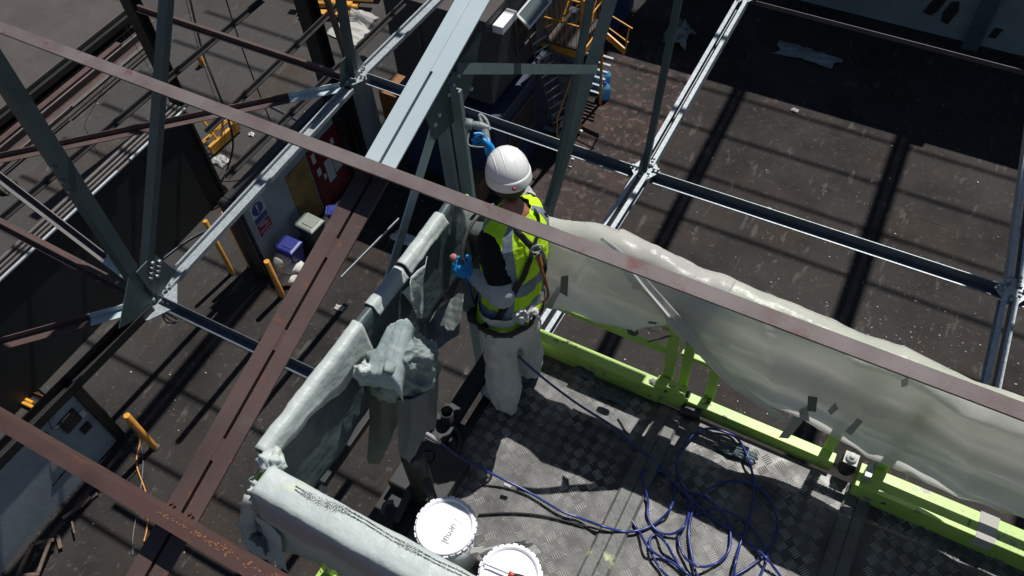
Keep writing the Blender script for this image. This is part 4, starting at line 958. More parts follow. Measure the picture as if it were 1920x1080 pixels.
# buckets
def bucket(u, v, name, label, first):
    c_ = at(u, v, F+.36); c_.z = F+.002; rr = .128
    t_ = thing('bucket', label, 'bucket', c_, 'white paint buckets with lids')
    b = MB(); b.lathe([(0,0),(rr*.86,0),(rr*.97,.33),(rr*.93,.33)], c_, 40); build(b, 'bucket_body', 'white', t_)
    b = MB(); b.lathe([(rr*.90,.333),(rr*1.0,.333),(rr*1.03,.352),(rr*.985,.360),(rr*.90,.358),(rr*.875,.346),(rr*.86,.345),(rr*.80,.350),(rr*.785,.3485),(rr*.77,.350),(0,.350)], c_, 64); ld_ = build(b, 'lid', 'lid', t_)
    b = MB(); nt_ = 28
    for k in range(nt_):
        a0, a1 = 2*math.pi*k/nt_, 2*math.pi*(k+.84)/nt_; rr0, rr1 = rr*.99, rr*(1.055+.012*(k % 3)); z0, z1 = .318, .350
        q = [c_+V3((math.cos(a)*r_, math.sin(a)*r_, z)) for z in (z0, z1) for r_, a in ((rr0,a0),(rr1,a0+.02),(rr1,a1-.02),(rr0,a1))]
        b.add(q, [(3,2,1,0),(4,5,6,7),(0,1,5,4),(1,2,6,5),(2,3,7,6),(3,0,4,7)])
    build(b, 'lid_tabs', 'lid', ld_)
    b = MB(); b.tube([c_+V3((math.cos(a)*rr*1.0, math.sin(a)*rr*1.0, .29+.0*a)) for a in [k*math.pi/12 for k in range(13)]], .003, 5); build(b, 'handle', 'greysteel', t_)
    return c_, ld_
bc1, lid1 = bucket(835, 985, 'a', 'white bucket with handwriting on its lid, beside the draped near rail', True)
bc2, lid2 = bucket(956, 1078, 'b', 'white bucket with a screwdriver on its lid at the bottom edge', False)
# handwriting on the first lid
org = at(862, 975, F+.352); upd = (at(869,979,F+.352)-at(862,975,F+.352)).normalized(); rd = V3((upd.y, -upd.x, 0))
strokes = [[(-.25,1),(.75,1)],[(.25,1),(.25,-.1)],
           [(.95,.6),(.95,.15),(1.1,-.02),(1.3,.05),(1.4,.6)],[(1.4,.6),(1.42,0)],
           [(1.6,.3),(2.0,.32),(1.9,.58),(1.66,.5),(1.6,.2),(1.75,0),(2.0,.05)],
           [(2.25,.6),(2.25,0)],[(2.25,.4),(2.45,.6),(2.65,.45),(2.7,0)],
           [(2.95,.6),(2.98,.1),(3.15,0),(3.3,.15),(3.35,.6)],[(3.35,.6),(3.4,0)],
           [(3.65,1.0),(3.66,.1),(3.8,0)]]
b = MB()
for st in strokes:
    b.tube(spline([org+rd*(x*.031)+upd*(y*.034-.017)+V3((0,0,.0005)) for x, y in st], 4), .0016, 4)
build(b, 'handwriting', 'ink', lid1)
# screwdriver
s0, s1, s2 = at(906,1056,F+.372), at(954,1076,F+.374), at(996,1090,F+.376)
t = thing('screwdriver', 'screwdriver with a red and black handle lying on the bucket lid', 'screwdriver', s1)
b = MB(); b.tube([s0, s1], .0035, 8); build(b, 'shaft', 'galv', t)
b = MB(); dd = (s2-s1).normalized(); b.lathe([(0,0),(.012,0),(.013,.008),(.010,.022)], s1, 12, dd); build(b, 'red_collar', 'handle', t)
b = MB(); b.lathe([(.010,.022),(.014,.04),(.014,.085),(.011,.1),(0,.102)], s1, 12, dd); build(b, 'grip', 'rubber', t)
b = MB(); 
for a in range(4): b.beam(s1+dd*.04+V3((0,0,.0142)), s1+dd*.08+V3((0,0,.0142)), .003, .001)
build(b, 'grip_inlay', 'handle', t)
# shrink wrap between buckets
def drape(name, rows_fn, n, m_, material, label, cat, group=None, solid=.0025, sub=0):
    b = MB(); b.grid([[rows_fn(i/n, k/m_) for k in range(m_+1)] for i in range(n+1)])
    o = build(b, name, material, None, rows_fn(.5, .5), label, cat, group, solid=solid)
    return o
mid = lerp(bc1, bc2, .5)
def wrapf(s, t_):
    p = lerp(V3((bc1.x+.10, bc1.y-.07, F+.30)), V3((bc2.x-.05, bc2.y+.14, F+.28)), s)+V3((.02,.03,0))+V3((.03,.05,-.26))*t_
    return p+V3((1,1,.6))*.022*ridge(p, 16, 3)
drape('plastic_wrap', wrapf, 24, 24, 'film', 'crumpled clear wrap stuffed between the two white buckets', 'plastic wrap')

# ------------------------------------------------------------------ hoses
Z7 = lambda x, y: (1050+x/3.375, 760+y/3.375)
def hose(pix, label, r=.0066):
    pts = []
    for i, q in enumerate(pix):
        if len(q) == 3: pts.append(at(*q))
        else:
            u, v = Z7(*q); pts.append(at(u, v, F+.014+.022*abs(ns((i*.7, 1, 2), 1.0))+(.035 if i % 5 == 2 else 0)))
    b = MB(); b.tube(spline(pts, 8), r, 8); t_ = thing('spray_hose', label, 'hose', pts[0]); build(b, 'hose_line', 'hose', t_); return t_, pts
h1, hp = hose([(797,812,8.28),(822,828,8.20),(870,862,8.06),(930,892,7.96),(990,922,7.925),(0,665),(130,715),(260,762),(390,797),(480,795),(560,770),(640,720),(700,650),(722,560),(700,470),(640,415),(560,405),
    (520,440),(555,600),(555,700),(610,790),(700,815),(780,770),(815,680),(800,560),(760,480),(740,350),(800,230),(870,170),(950,147),(1060,175),(1130,220),(1190,330),(1225,480),(1225,600),(1190,740),(1140,880),(1110,1000),(1090,1120),(1050,1200)],
    'blue spray hose running from the draped machine past the buckets into the coil')
b = MB(); b.tube([at(795,811,8.285), at(824,829,8.195)], .0125, 10); build(b, 'hose_sleeve', 'hoseend', h1)
b = MB(); b.tube([at(945,908,7.955+.012), at(958,914,7.95+.012)], .0098, 8); build(b, 'paint_mark', 'hoseend', h1)
h2, hq = hose([(874,522,8.86),(886,560,8.74),(908,598,8.58),(945,640,8.40),(985,680,8.24),(1035,722,8.08),(1090,762,7.98),(1150,800,7.93),(430,225),(540,305),(620,370),(700,470),(800,560),(900,660),(1010,740),(1130,820),(1220,890),(1300,960),(1380,1060),(1420,1120)],
    'dark blue hose trailing from the worker over the floor plate')
h3, hr = hose([(440,710),(500,800),(560,900),(640,960),(720,1000),(800,1060),(850,1110),(900,1120),(860,1060),(830,930),(815,790),(850,640),(920,545),(1020,492),(1130,475),(1240,510),(1330,600),(1375,720),(1360,840),(1300,940),(1210,1015),(1110,1075),(1000,1120)],
    'loose blue hose coil at the bottom edge of the picture')
h4, hs = hose([(760,540),(880,565),(980,630),(1060,730),(1080,830),(1062,930),(980,1005),(870,1018),(790,960),(755,880),(750,800)], 'round blue hose loop in the middle of the coil')
h5, hs = hose([(800,1070),(720,960),(670,870),(610,820),(568,850),(580,940),(640,1040),(700,1100)], 'small blue hose loop beside the worn cross strip')
h6, hs = hose([(860,690),(960,660),(1060,672),(1160,725),(1250,820),(1310,930),(1300,1000),(1265,1090)], 'thin blue hose arc at the right of the coil', .0055)
# black lead on the floor
cable('cable', [at(897,965,F+.012), at(950,962,F+.012), at(1010,966,F+.012), at(1080,982,F+.012), at(1150,1000,F+.022)], .005, 'cable', 'thin black lead from the first bucket across the plate')

# ------------------------------------------------------------------ plastic sheets
GS = 'plastic sheets taped over the platform rails'
def taped(par, spots, y_):
    for (pts, m_) in spots:
        b = MB(); b.plate([aty(u, v, y_) for u, v in pts], .0015); build(b, 'tape_strip', m_, par)
def rail_sheet(label, top, bot, yb, yf, yo, m_, seed, nS=90, wr=.014, outer=.30, wrapz=.03, bulge=.03, fold=None):
    """top: silhouette pixels, bot: lower edge pixels. The sheet goes from its outer hem over the rail and down the inner side."""
    T_ = [aty(u, v, yb) for u, v in top]; B_ = [aty(u, v, yf) for u, v in bot]; rows = []
    nd = 26
    for i in range(nS+1):
        s = i/nS; tp = pl(T_, s); bt = pl(B_, s); row = []
        row.append(V3((tp.x+.02, yo+.03+.03*ns((s*9, 0, seed)), tp.z-outer)))
        row.append(V3((tp.x+.01, yo+.02, tp.z-outer*.5)))
        row.append(V3((tp.x, yo, tp.z-.045))); row.append(V3((tp.x, (yo+yb)/2+.005, tp.z-.008))); row.append(V3((tp.x, yb, tp.z)))
        fr_ = V3((tp.x, yf+.012, tp.z-wrapz))
        row.append(lerp(V3((tp.x, yb, tp.z)), fr_, .5)+V3((0,-.004,.008)))
        for k in range(nd+1):
            t_ = k/nd; p = lerp(fr_, bt, t_); p.y += -bulge*math.sin(math.pi*min(1,t_*1.1))*(.6+.6*ns((s*3, t_*1.5, seed)))
            row.append(p)
        for k, p in enumerate(row):
            a = 1 if k > 3 else .5; dg_ = (p.x+ (p.z)*.9)
            d = wr*.8*ridge((p.x*2.2+p.z*1.4, p.z*.8, seed), 1.7, seed)*a + wr*.25*fr((p.x*7, p.z*16, seed), 1.0)
            p.y -= d+wr*2.4*crease((p.x*.9+p.z*.5, 0, p.z*1.3), 1.35, seed, 5)*a+wr*.30*crease((p.x, 0, p.z*1.4), 3.2, seed+9, 3)*a*max(0, ns(p, 1.6, seed)+.3); p.z += (wr*.35*crease((p.x, 0, 0), 2.2, seed+4, 3) if 1 < k < 7 else 0)+(wr*.9*fr((p.x*5, p.y*5, seed), 1.2) if 1 < k < 8 else 0)
        rows.append(row)
    b = MB(); b.grid(rows); t_ = thing('plastic_sheet', label, 'plastic sheet', pl(B_, .5), GS); build(b, 'film', m_, t_, solid=.002)
    return t_
shA = rail_sheet('pale translucent sheet over the far rail just right of the worker',
    [(1000,416),(1040,424),(1100,436),(1165,456),(1225,478),(1290,512),(1370,545)], [(985,560),(1035,578),(1090,594),(1140,610),(1190,618),(1250,612),(1300,650)], 2.20, 2.13, 2.28, 'film', 3)
taped(shA, [(((1052,518),(1066,516),(1064,556),(1050,548)),'tapedark'),(((1183,540),(1195,522),(1212,530),(1198,544)),'tape'),(((1215,602),(1232,604),(1230,608),(1216,606)),'tapedark'),
            (((1020,575),(1048,535),(1052,545),(1034,580)),'tape')], 2.085)
shB = rail_sheet('long translucent sheet sagging over the far rail to the right edge',
    [(1150,450),(1230,482),(1290,513),(1380,552),(1480,592),(1560,626),(1640,655),(1720,685),(1820,722),(1990,790),(2200,880)],
    [(1222,560),(1290,645),(1355,708),(1430,762),(1530,818),(1605,850),(1700,902),(1790,936),(1925,975),(2100,1060),(2300,1170)], 2.215, 2.12, 2.30, 'film', 8, nS=150, wr=.016, bulge=.05)
taped(shB, [(((1515,742),(1533,745),(1530,772),(1514,770)),'tapedark'),(((1498,768),(1514,760),(1518,790),(1500,786)),'tape'),(((1552,770),(1566,754),(1572,766),(1558,778)),'tape'),(((1584,808),(1608,784),(1618,790),(1596,816)),'tape'),
            (((1460,820),(1490,780),(1506,790),(1478,822)),'tape'),(((1690,712),(1704,706),(1702,722),(1690,726)),'tape')], 2.06)
# twisted fold where the two sheets meet
def ropefold(pix, y_, w0, label, m_='film', seed=1):
    P_ = spline([aty(u, v, y_+.0*i) for i, (u, v) in enumerate(pix)], 10); rows = []
    for i, p in enumerate(P_):
        t_ = i/(len(P_)-1); d = (P_[min(i+1,len(P_)-1)]-P_[max(i-1,0)]).normalized(); sd_ = d.cross(V3((0,-1,0))).normalized()
        ww = w0*(.5+.8*math.sin(math.pi*t_)); rows.append([p+sd_*ww*(q/8-.5)+V3((0,-1,0))*(ww*.30*math.cos((q/8-.5)*math.pi)+.006*math.sin(q*2.1+t_*5+seed)) for q in range(9)])
    b = MB(); b.grid(rows); return b
b = ropefold([(1128,445),(1170,480),(1215,535),(1262,590),(1310,650),(1365,710),(1425,755),(1475,790)], 2.085, .045, '')
build(b, 'twisted_fold', 'film', shB, solid=.002)
shC = rail_sheet('overspray coated sheet over the far rail left of the worker',
    [(812,408),(826,390),(850,388),(880,398),(905,406),(950,412),(1010,420)], [(800,520),(830,556),(860,570),(885,580),(905,590),(940,580),(985,575)], 2.20, 2.10, 2.28, 'midfilm', 5, wr=.014, bulge=.0)
# left rail: painted sheet, drawn with y running
def side_sheet():
    rows = []; n = 110
    for i in range(n+1):
        s = i/n; y = lerp(2.13, .70, s); row = []; top = 8.965+.008*ns((y*5,1,1)); drop = lerp(.42, .50, s)+.05*ns((y*3.1,0,4), 1)+(.10 if .33 < s < .42 else 0)
        prof = [(-1.705, top-.30),(-1.70, top-.16),(-1.694, top-.05),(-1.690, top-.010),(-1.684, top),(-1.665, top),(-1.655, top-.004),(-1.650, top-.02)]
        for k in range(1, 22): prof.append((-1.65+.03*(k/21), top-.02-(drop-.02)*k/21))
        for k, (x, z) in enumerate(prof):
            p = V3((x, y, z)); a = 1 if k > 7 else .55
            p.x += .062+(.005*crease((0, y, z*1.3), 1.4, 12)*a if k > 8 else 0)+.004*fr((y*8, z*12, 1), 1)*a; p.z += .007*fr((y*9, x*9, 3), 1)*(1 if k < 9 else .2); p.y += .004*fr((y*9, z*9, 8))
            row.append(p)
        rows.append(row)
    b = MB(); b.grid(rows); t_ = thing('plastic_sheet', 'overspray coated sheet wrapped along the short left rail', 'plastic sheet', (-1.6,1.4,8.9), GS)
    build(b, 'film', 'darkfilm', t_, solid=.002)
    # pale upper wrap worn by paint, a strip lying over the rail top
    for (ya, yb_, zz, nm) in ((1.33, .69, .004, 'wrap_strip'), (1.98, 1.66, .006, 'wrap_strip'), (1.64, 1.42, .003, 'wrap_strip')):
        rows = []
        for i in range(41):
            s = i/40; y = lerp(ya, yb_, s); top = 8.968+zz; e = .03*fr((y*7,3,3),1)
            inn = (.04+.17*max(0,min(1,(y-.75)/.55))**1.3+e) if ya < 1.4 else .025+e*.3
            pr_ = [(-1.712, top-.12),(-1.704, top-.05),(-1.697, top-.008),(-1.686, top+.003),(-1.665, top+.003),(-1.648, top-.0),(-1.642, top-.02),(-1.638, top-.02-inn*.3),(-1.634, top-.02-inn*.65),(-1.626, top-.02-inn)]
            rows.append([V3((x+.062+.005*fr((y*9,z*14,5),1), y+.004*ns((z*20,y*8,1)), z+.006*fr((y*12,x*12,3),1))) for x, z in pr_])
        b = MB(); b.grid(rows); build(b, nm, 'paintfilm', t_, solid=.002)
    b = MB(); rows = []
    for i in range(13):
        t2 = i/12; rows.append([V3((-1.54+.012*math.sin(q*2+t2*4)+.01*t2, 1.66+(q/5-.5)*(.20*(1-t2)+.012)-t2*.05, 8.94-t2*.26)) for q in range(6)])
    b.grid(rows); build(b, 'hanging_flap', 'paintfilm', t_, solid=.002)
side_sheet()
def near_sheet():
    rows = []; n = 150
    for i in range(n+1):
        s = i/n; x = lerp(-1.525, .6, s); top = 8.985; row = []
        hem = .33+.05*ns((x*4,1,7))+.07*max(0, 1-(x+1.525)*4)
        prof = [(.545-.05*0-.00, top-hem)]
        prof = [(.50+.02*math.sin(x*9), top-hem),(.512,top-hem*.75),(.520,top-hem*.5),(.527, top-hem*.3),(.533, top-.06),(.538,top-.018),(.546, top-.004),(.565, top),(.60, top+.002),(.645, top-.001),(.660,top-.014),(.664,top-.04),(.670,top-.08),(.668,top-.14),(.672,top-.18+.02*ns((x*8,0,1)))]
        for k, (y, z) in enumerate(prof):
            a = 1 if k < 4 or k > 10 else .55
            p = V3((x, y, z)); p.y += (.009*crease((x, 0, z*1.5), 1.3, 5)+.004*crease((x, 0, z), 6, 9))*a*(1 if k < 6 else .35)+.006*fr((x*9, z*9, 1))*a; p.z += .008*fr((x*10, y*10, 6))*(1 if 4 < k < 12 else .3)*.7
            row.append(p)
        rows.append(row)
    b = MB(); b.grid(rows); t_ = thing('plastic_sheet', 'pale overspray coated sheet wrapped over the near rail', 'plastic sheet', (-1.0,.6,8.9), GS)
    build(b, 'film', 'paintfilm', t_, solid=.002)
    # dark rubbed streak on its top
    b = MB(); rs = random.Random(3); line = [at(u, v, 8.996) for u, v in ((555,912),(600,938),(650,955),(700,985),(760,1020),(810,1050),(870,1078),(920,1105))]
    for i in range(2600):
        q = pl(line, rs.random()); wd_ = .0015+.009*max(0,ns(q, 7)+.15); q = q+V3((0, .012*ns(q, 5, 3)+rs.gauss(0,1)*wd_, .0045+.007*fr((q.x*10, q.y*10, 6)))); s_ = rs.uniform(.0007,.0022)
        a = rs.uniform(0,6); b.add([q+V3((math.cos(a+j)*s_, math.sin(a+j)*s_*.7, 0)) for j in (0,1.3,3.1,4.4)], [(0,1,2,3)])
    build(b, 'rubbed_streak', 'blacksteel', t_)
    return t_
near = near_sheet()
# bunched corner where the left and near sheets meet
def bunch(name, c, rx, ry, rz_, m_, label, seed, parent=None, amp=.35, n=40, group=None):
    c = V3(c); rows = []
    for i in range(n//2+1):
        th = math.pi*i/(n//2); ring = []
        for k in range(n):
            ph = 2*math.pi*k/n; d = V3((math.sin(th)*math.cos(ph), math.sin(th)*math.sin(ph), math.cos(th)))
            r_ = 1+amp*.75*crease(d, .9, int(seed), 5)+amp*.15*fr(d, 6, seed)
            ring.append(c+V3((d.x*rx, d.y*ry, d.z*rz_))*r_)
        rows.append(ring)
    b = MB(); b.grid(rows, close=True)
    return build(b, name, m_, parent, None if parent else c, None if parent else label, None if parent else 'plastic sheet', group)
bunch('bunched_corner', (-1.55,.68,8.945), .060, .060, .045, 'paintfilm', '', 3, near)
bunch('bunched_corner', (-1.54,.575,8.86), .035, .05, .12, 'paintfilm', '', 9, near, .5)
bunch('bunched_corner', (-1.555,.50,8.62), .035, .06, .11, 'midfilm', '', 14, near, .6)
def ribbon(par, name, pts, w_, m_, seed, sdv=(1,0,0), n=14):
    P_ = spline(pts, 5); rows = []; sdv = V3(sdv).normalized()
    for i, p in enumerate(P_):
        t_ = i/(len(P_)-1); ww = w_*(1+.25*ns((t_*3, seed, 0)))*(1-.35*t_*t_)
        rows.append([p+sdv*ww*(q/6-.5)+V3((-sdv.y, sdv.x, 0))*(.004*math.sin(q*1.1+t_*4+seed)+.007*crease(p+sdv*q*.02, 4, int(seed)+3, 3))+V3((0,0,.03*ns((q*.6, seed, 2)) if i == len(P_)-1 else 0)) for q in range(7)])
    b = MB(); b.grid(rows); return build(b, name, m_, par, solid=.0015)
ribbon(near, 'torn_hem', [(-1.555,.56,8.85),(-1.59,.50,8.70),(-1.60,.47,8.55),(-1.58,.45,8.40)], .12, 'paintfilm', 2, (1,.3,0))
ribbon(near, 'torn_hem', [(-1.48,.51,8.80),(-1.50,.47,8.62),(-1.48,.45,8.46)], .14, 'paintfilm', 5, (1,-.2,0))
ribbon(near, 'torn_hem', [(-1.60,.62,8.90),(-1.64,.60,8.78),(-1.63,.58,8.70)], .06, 'paintfilm', 7, (.4,1,0))

# draped machine (sprayer control box wrapped in cloth)
DM = thing('draped_machine', 'machine bundled in overspray soaked grey cloth and tape inside the left rail', 'draped machine', (-1.38,1.22,F))
def vor(p, sc, o=0):
    d, _ = mnoise.voronoi(V3(p)*sc+V3((o, o, o))); return d[0]
def pilef():
    cx, cy = at(748,650,8.93).x, at(748,650,8.93).y; zt = 8.93; rows = []; nth = 150
    for j in range(80):
        s = j/79; ring = []
        for k in range(nth):
            a = 2*math.pi*k/nth; ca, sa = math.cos(a), math.sin(a)
            base = .132*(1+.14*math.cos(2*(a-.9))+.12*ns((ca*1.3, sa*1.3, 1)))
            if s < .36: q = s/.36; r_ = base*q; z = zt-.04*q*q
            else:
                q = (s-.36)/.64; r_ = base*(1+.16*math.sin(q*2.6)-.06*q); z = zt-.04-.26*q*(1+.2*ns((ca*1.5, sa*1.5, 7)))
            p = V3((cx+ca*r_, cy+sa*r_, z)); am = min(1, .35+s*2.2)
            d = .046*crease(p, 3.0, 2, 6)+.016*crease(p, 8.0, 17, 5)+.010*ridge(p, 7, 3)
            p += V3((ca, sa, .8)).normalized()*d*am
            ring.append(p)
        rows.append(ring)
    b = MB(); b.grid(rows, close=True); build(b, 'cloth_cover', 'greycloth', DM, solid=.002)
    # stiff flat sheet folded over the top, towards the rail
    rows = []
    for i in range(41):
        u = i/40; row = []
        for k in range(31):
            v = k/30; base = lerp(lerp(at(722,612,8.98), at(668,706,8.86), u), lerp(at(768,592,9.01), at(742,716,8.90), u), v)
            edge = max(0, v-.86)/.14; e2 = max(0, .12-v)/.12; p = base+V3((0,0,-.08*edge*edge-.09*e2*e2-.06*max(0, u-.88)/.12*max(0, u-.88)/.12))+V3((.018*edge,-.01*edge,0))
            p += V3((0,0,1))*(.007*crease((v*3, u*.6, 0), .8, 21, 4)+.003*fr(p, 25, 1)); row.append(p)
        rows.append(row)
    b = MB(); b.grid(rows); build(b, 'folded_sheet', 'greycloth_pale', DM, solid=.003)
pilef()
def panel(Lp_, Rp_, z0, z1, seed, m_='midcloth', par=DM, amp=.010):
    rows = []
    for i in range(31):
        t_ = i/30; n1, n2 = len(Lp_)-1, len(Rp_)-1; z = lerp(z0, z1, t_)
        a = pl([(u, v, 0) for u, v in Lp_], t_); c_ = pl([(u, v, 0) for u, v in Rp_], t_); row = []
        for k in range(17):
            q = lerp(a, c_, k/16); p = at(q.x, q.y, z-.03*abs(k/8-1)**2); row.append(p+V3((.84,.54,.3))*0+V3((-.5,.8,.4)).normalized()*-amp*crease(p, 4.5, seed, 4)+V3((0,0,.006*ns(p, 20, seed))))
        rows.append(row)
    b = MB(); b.grid(rows); build(b, 'hanging_cloth', m_, par, solid=.002)
def skirt():
    top = [(684,722,0),(712,742,0),(740,750,0),(772,748,0),(802,732,0),(820,696,0)]
    hem = [(688,800),(692,868),(704,873),(728,842),(737,805),(744,800),(749,858),(766,870),(783,852),(795,812),(808,806),(820,760)]
    rows = []; n = 66
    for k in range(n+1):
        s_ = k/n; t0 = pl(top, s_); h0 = pl([(a, b_, 0) for a, b_ in hem], s_); col_ = []
        for i in range(25):
            t_ = i/24; q = lerp(t0, h0, t_); p = at(q.x, q.y, 8.70-.0026*(q.y-t0.y)); col_.append(p+V3((-.45,-.75,.3))*(.012*crease((p.x, p.y, 0), 6.0, 3, 3)+.008*math.sin(s_*19)*t_))
        rows.append(col_)
    b = MB(); b.grid(rows); build(b, 'hanging_skirt', 'midcloth', DM, solid=.002)
skirt()
bunch('crumpled_film', at(684,700,8.84), .05, .05, .07, 'paintfilm', '', 11, DM, .5, 30)
b = MB(); b.lathe([(0,0),(.05,0),(.055,.04),(.055,.42),(.05,.45),(.0,.45)], (-1.33,1.14,F+.02), 20); b.lathe([(.02,0),(.022,.02),(.022,.12),(0,.12)], (-1.25,1.10,F+.35), 12, (.6,-.5,-.2)); build(b, 'pump_body', 'grease', DM)
b = MB(); b.box((-1.50,1.08,F+.01),(-1.20,1.36,F+.10)); build(b, 'machine_foot', 'grease', DM, bevel=.01)
b = MB(); c_ = at(752,812,8.35)
b.lathe([(0,0),(.016,0),(.016,.02),(0,.02)], c_, 6, (.4,-.6,.4), smooth=False); build(b, 'nut', 'paper', DM)
# grey cloth lying between machine and far corner
def flapf(s, t_):
    p = at(lerp(870,735,t_)+lerp(0,-6,s), lerp(560,650,t_)+lerp(-16,62,s), lerp(8.48,8.30,t_)-.06*s); return p+V3((.4,.2,1))*(.03*crease(p, 2.2, 3)+.010*crease(p, 8, 6))
drape('draped_cloth', flapf, 50, 50, 'midfilm', 'grey stiff cloth hanging between the draped machine and the worker', 'cloth')
# clutter by the near rail
t = thing('clamp', 'pale hooked clamp lying in the shade beside the first bucket', 'clamp', at(740,950,F+.05))
b = MB(); b.tube(spline([at(717,962,F+.1), at(722,945,F+.1), at(738,940,F+.1)], 6), .011, 8); build(b, 'hook', 'greysteel', t)
b = MB(); b.beam(at(742,978,F+.06), at(770,915,F+.12), .035, .02); b.beam(at(765,922,F+.14), at(774,908,F+.14), .02, .02); build(b, 'arm', 'grease', t, bevel=.004)
for i, (u, v, rx, ry, lb) in enumerate(((1150,745,.09,.03,'torn dark plastic strip along the far toe beam'), (1095,700,.06,.03,'crumpled dark plastic by the far toe beam near the trousers'), (1380,850,.09,.03,'dark wire and plastic shreds beside the second half of the toe beam'))):
    crumple('plastic_shred', u, v, rx, ry, .025, 'darkfilm', lb, 'plastic scrap', 30+i, z=F+.004)
crumple('white_rag', 1226, 722, .028, .02, .035, 'film', 'small white rag snagged on the green hinge block', 'rag', 41, z=F+.09)
crumple('tape_scrap', 1350, 838, .03, .012, .006, 'tape', 'flat pale scrap on the plate between the two cross strips', 'scrap', 42, z=F+.004)
# paint flakes and dust on the plate
b = MB(); rd_ = random.Random(9)
for i in range(420):
    x, y = rd_.uniform(-1.25, 1.6), rd_.uniform(.7, 2.08); s_ = rd_.choice((.0015,.002,.003,.004)); a = rd_.uniform(0,6)
    b.add([V3((x+math.cos(a+q)*s_, y+math.sin(a+q)*s_*.6, F+.0045)) for q in (0,1.5,3,4.5)], [(0,1,2,3)])
build(b, 'paint_flakes', 'debris', None, (0,1.4,F), 'tiny pale paint flakes scattered over the chequer plate', 'flakes', kind='stuff')

# ================================================================== WORKER
fd = V3((-.96,.28,0)).normalized(); lf = V3((-fd.y, fd.x, 0))      # forward, and his left (towards the camera)
hipc = at(955,585,F+.76); W = thing('person', 'worker in a white helmet and yellow vest spraying the steel from the platform', 'person', (-1.2,1.85,F))
aN, aF, kN, kF = at(947,752,F+.06), at(991,684,F+.06), at(938,672,F+.40), at(985,630,F+.40)
hN, hF = hipc+lf*.062, hipc-lf*.062
ch, nk = at(965,478,F+1.02), at(963,392,F+1.26)
sN, sF = at(930,450,F+1.15), at(1006,405,F+1.17)
eN, wN = at(943,544,F+.955), at(888,519,F+.96)
hd = at(953,328,F+1.385)
hFw = at(924,296,F+1.28); eF = V3((-1.29,2.20,F+1.10)); wF = lerp(eF, hFw, .8)
hfd = V3((-.70,.72,0)).normalized(); SC = .84
pts = [hipc, lerp(hipc,ch,.5), ch, lerp(ch,nk,.72), nk, nk+V3((-.02,.01,.05)), hN, kN, aN, aN+fd*.09-V3((0,0,.02)), hF, kF, aF, aF+fd*.09-V3((0,0,.02)), sN, eN, wN, sF, eF, wF]
ed = [(0,1),(1,2),(2,3),(3,4),(4,5),(0,6),(6,7),(7,8),(8,9),(0,10),(10,11),(11,12),(12,13),(3,14),(14,15),(15,16),(3,17),(17,18),(18,19)]
rad = [x*.84 for x in (.115,.11,.13,.10,.058,.055,.085,.058,.042,.035,.085,.058,.042,.035,.058,.042,.030,.058,.042,.030)]
skinned('body', pts, ed, rad, 'skin', W, 2, 0)
# head
def headmesh():
    b = MB(); rows = []; u_ = V3((0,0,1)); tilt = (V3((0,0,1))+hfd*.12).normalized(); fx = (hfd-tilt*hfd.dot(tilt)).normalized(); lx = tilt.cross(fx)
    n = 28
    for i in range(19):
        th = math.pi*i/18; ring = []
        for k in range(n):
            ph = 2*math.pi*k/n; x = math.sin(th)*math.cos(ph); y = math.sin(th)*math.sin(ph); z = math.cos(th)
            rx = .082 if x > 0 else .080; px = x*rx; py = y*.064; pz = z*.100
            if z < -.2: px = px*(1-.22*(-z-.2))+(.014 if x > 0 else -.0)*(-z); py *= 1-.30*(-z-.2)     # jaw
            if x > .8 and -.35 < z < .15: px += .018*math.exp(-((y/.16)**2))*math.exp(-((z+.12)/.16)**2)   # nose
            if x > .75 and abs(z-.08) < .1 and .2 < abs(y) < .55: px -= .006                           # eye hollows
            if x > .75 and abs(z+.42) < .08 and abs(y) < .3: px += .004                                # mouth
            ring.append(hd+fx*px+lx*py+tilt*pz)
        rows.append(ring)
    b.grid(rows, close=True); h_ = build(b, 'head', 'skin', W)
    for s_ in (-1, 1):
        b = MB(); b.ball(hd+lx*.066*s_-fx*.008-tilt*.01, .019, 10, (.7,.45,1.25)); build(b, 'ear', 'skin', h_)
        b = MB(); b.ball(hd+fx*.073+lx*.025*s_+tilt*.012, .010, 8); build(b, 'eye', 'paper', h_)
    # hair: short, shows below the helmet
    b = MB(); rows = []
    for i in range(9):
        th = R(72+i*8.5); rows.append([hd-fx*0+fx*(math.sin(th)*math.cos(ph)*.096)+lx*(math.sin(th)*math.sin(ph)*.078)+tilt*(math.cos(th)*.103) for ph in [R(75+210*k/24) for k in range(25)]])
    b.grid(rows); build(b, 'hair', 'hair', h_, solid=.006)
    # safety glasses arm and respirator edge
    b = MB(); b.tube([hd+lx*.070*s_+fx*(-.01+.08*q)+tilt*.015 for s_ in (1,) for q in (0,1)], .003, 6); b.tube([hd+fx*.082+lx*(.06-.12*k/8)+tilt*.013+fx*.012*math.sin(math.pi*k/8) for k in range(9)], .008, 6); build(b, 'safety_glasses', 'rubber', h_)
    b = MB(); b.ball(hd+fx*.082-tilt*.046, .033, 12, (1,1,.9)); build(b, 'dust_mask', 'white', h_)
    return tilt, fx, lx
tilt, fx, lx = headmesh()
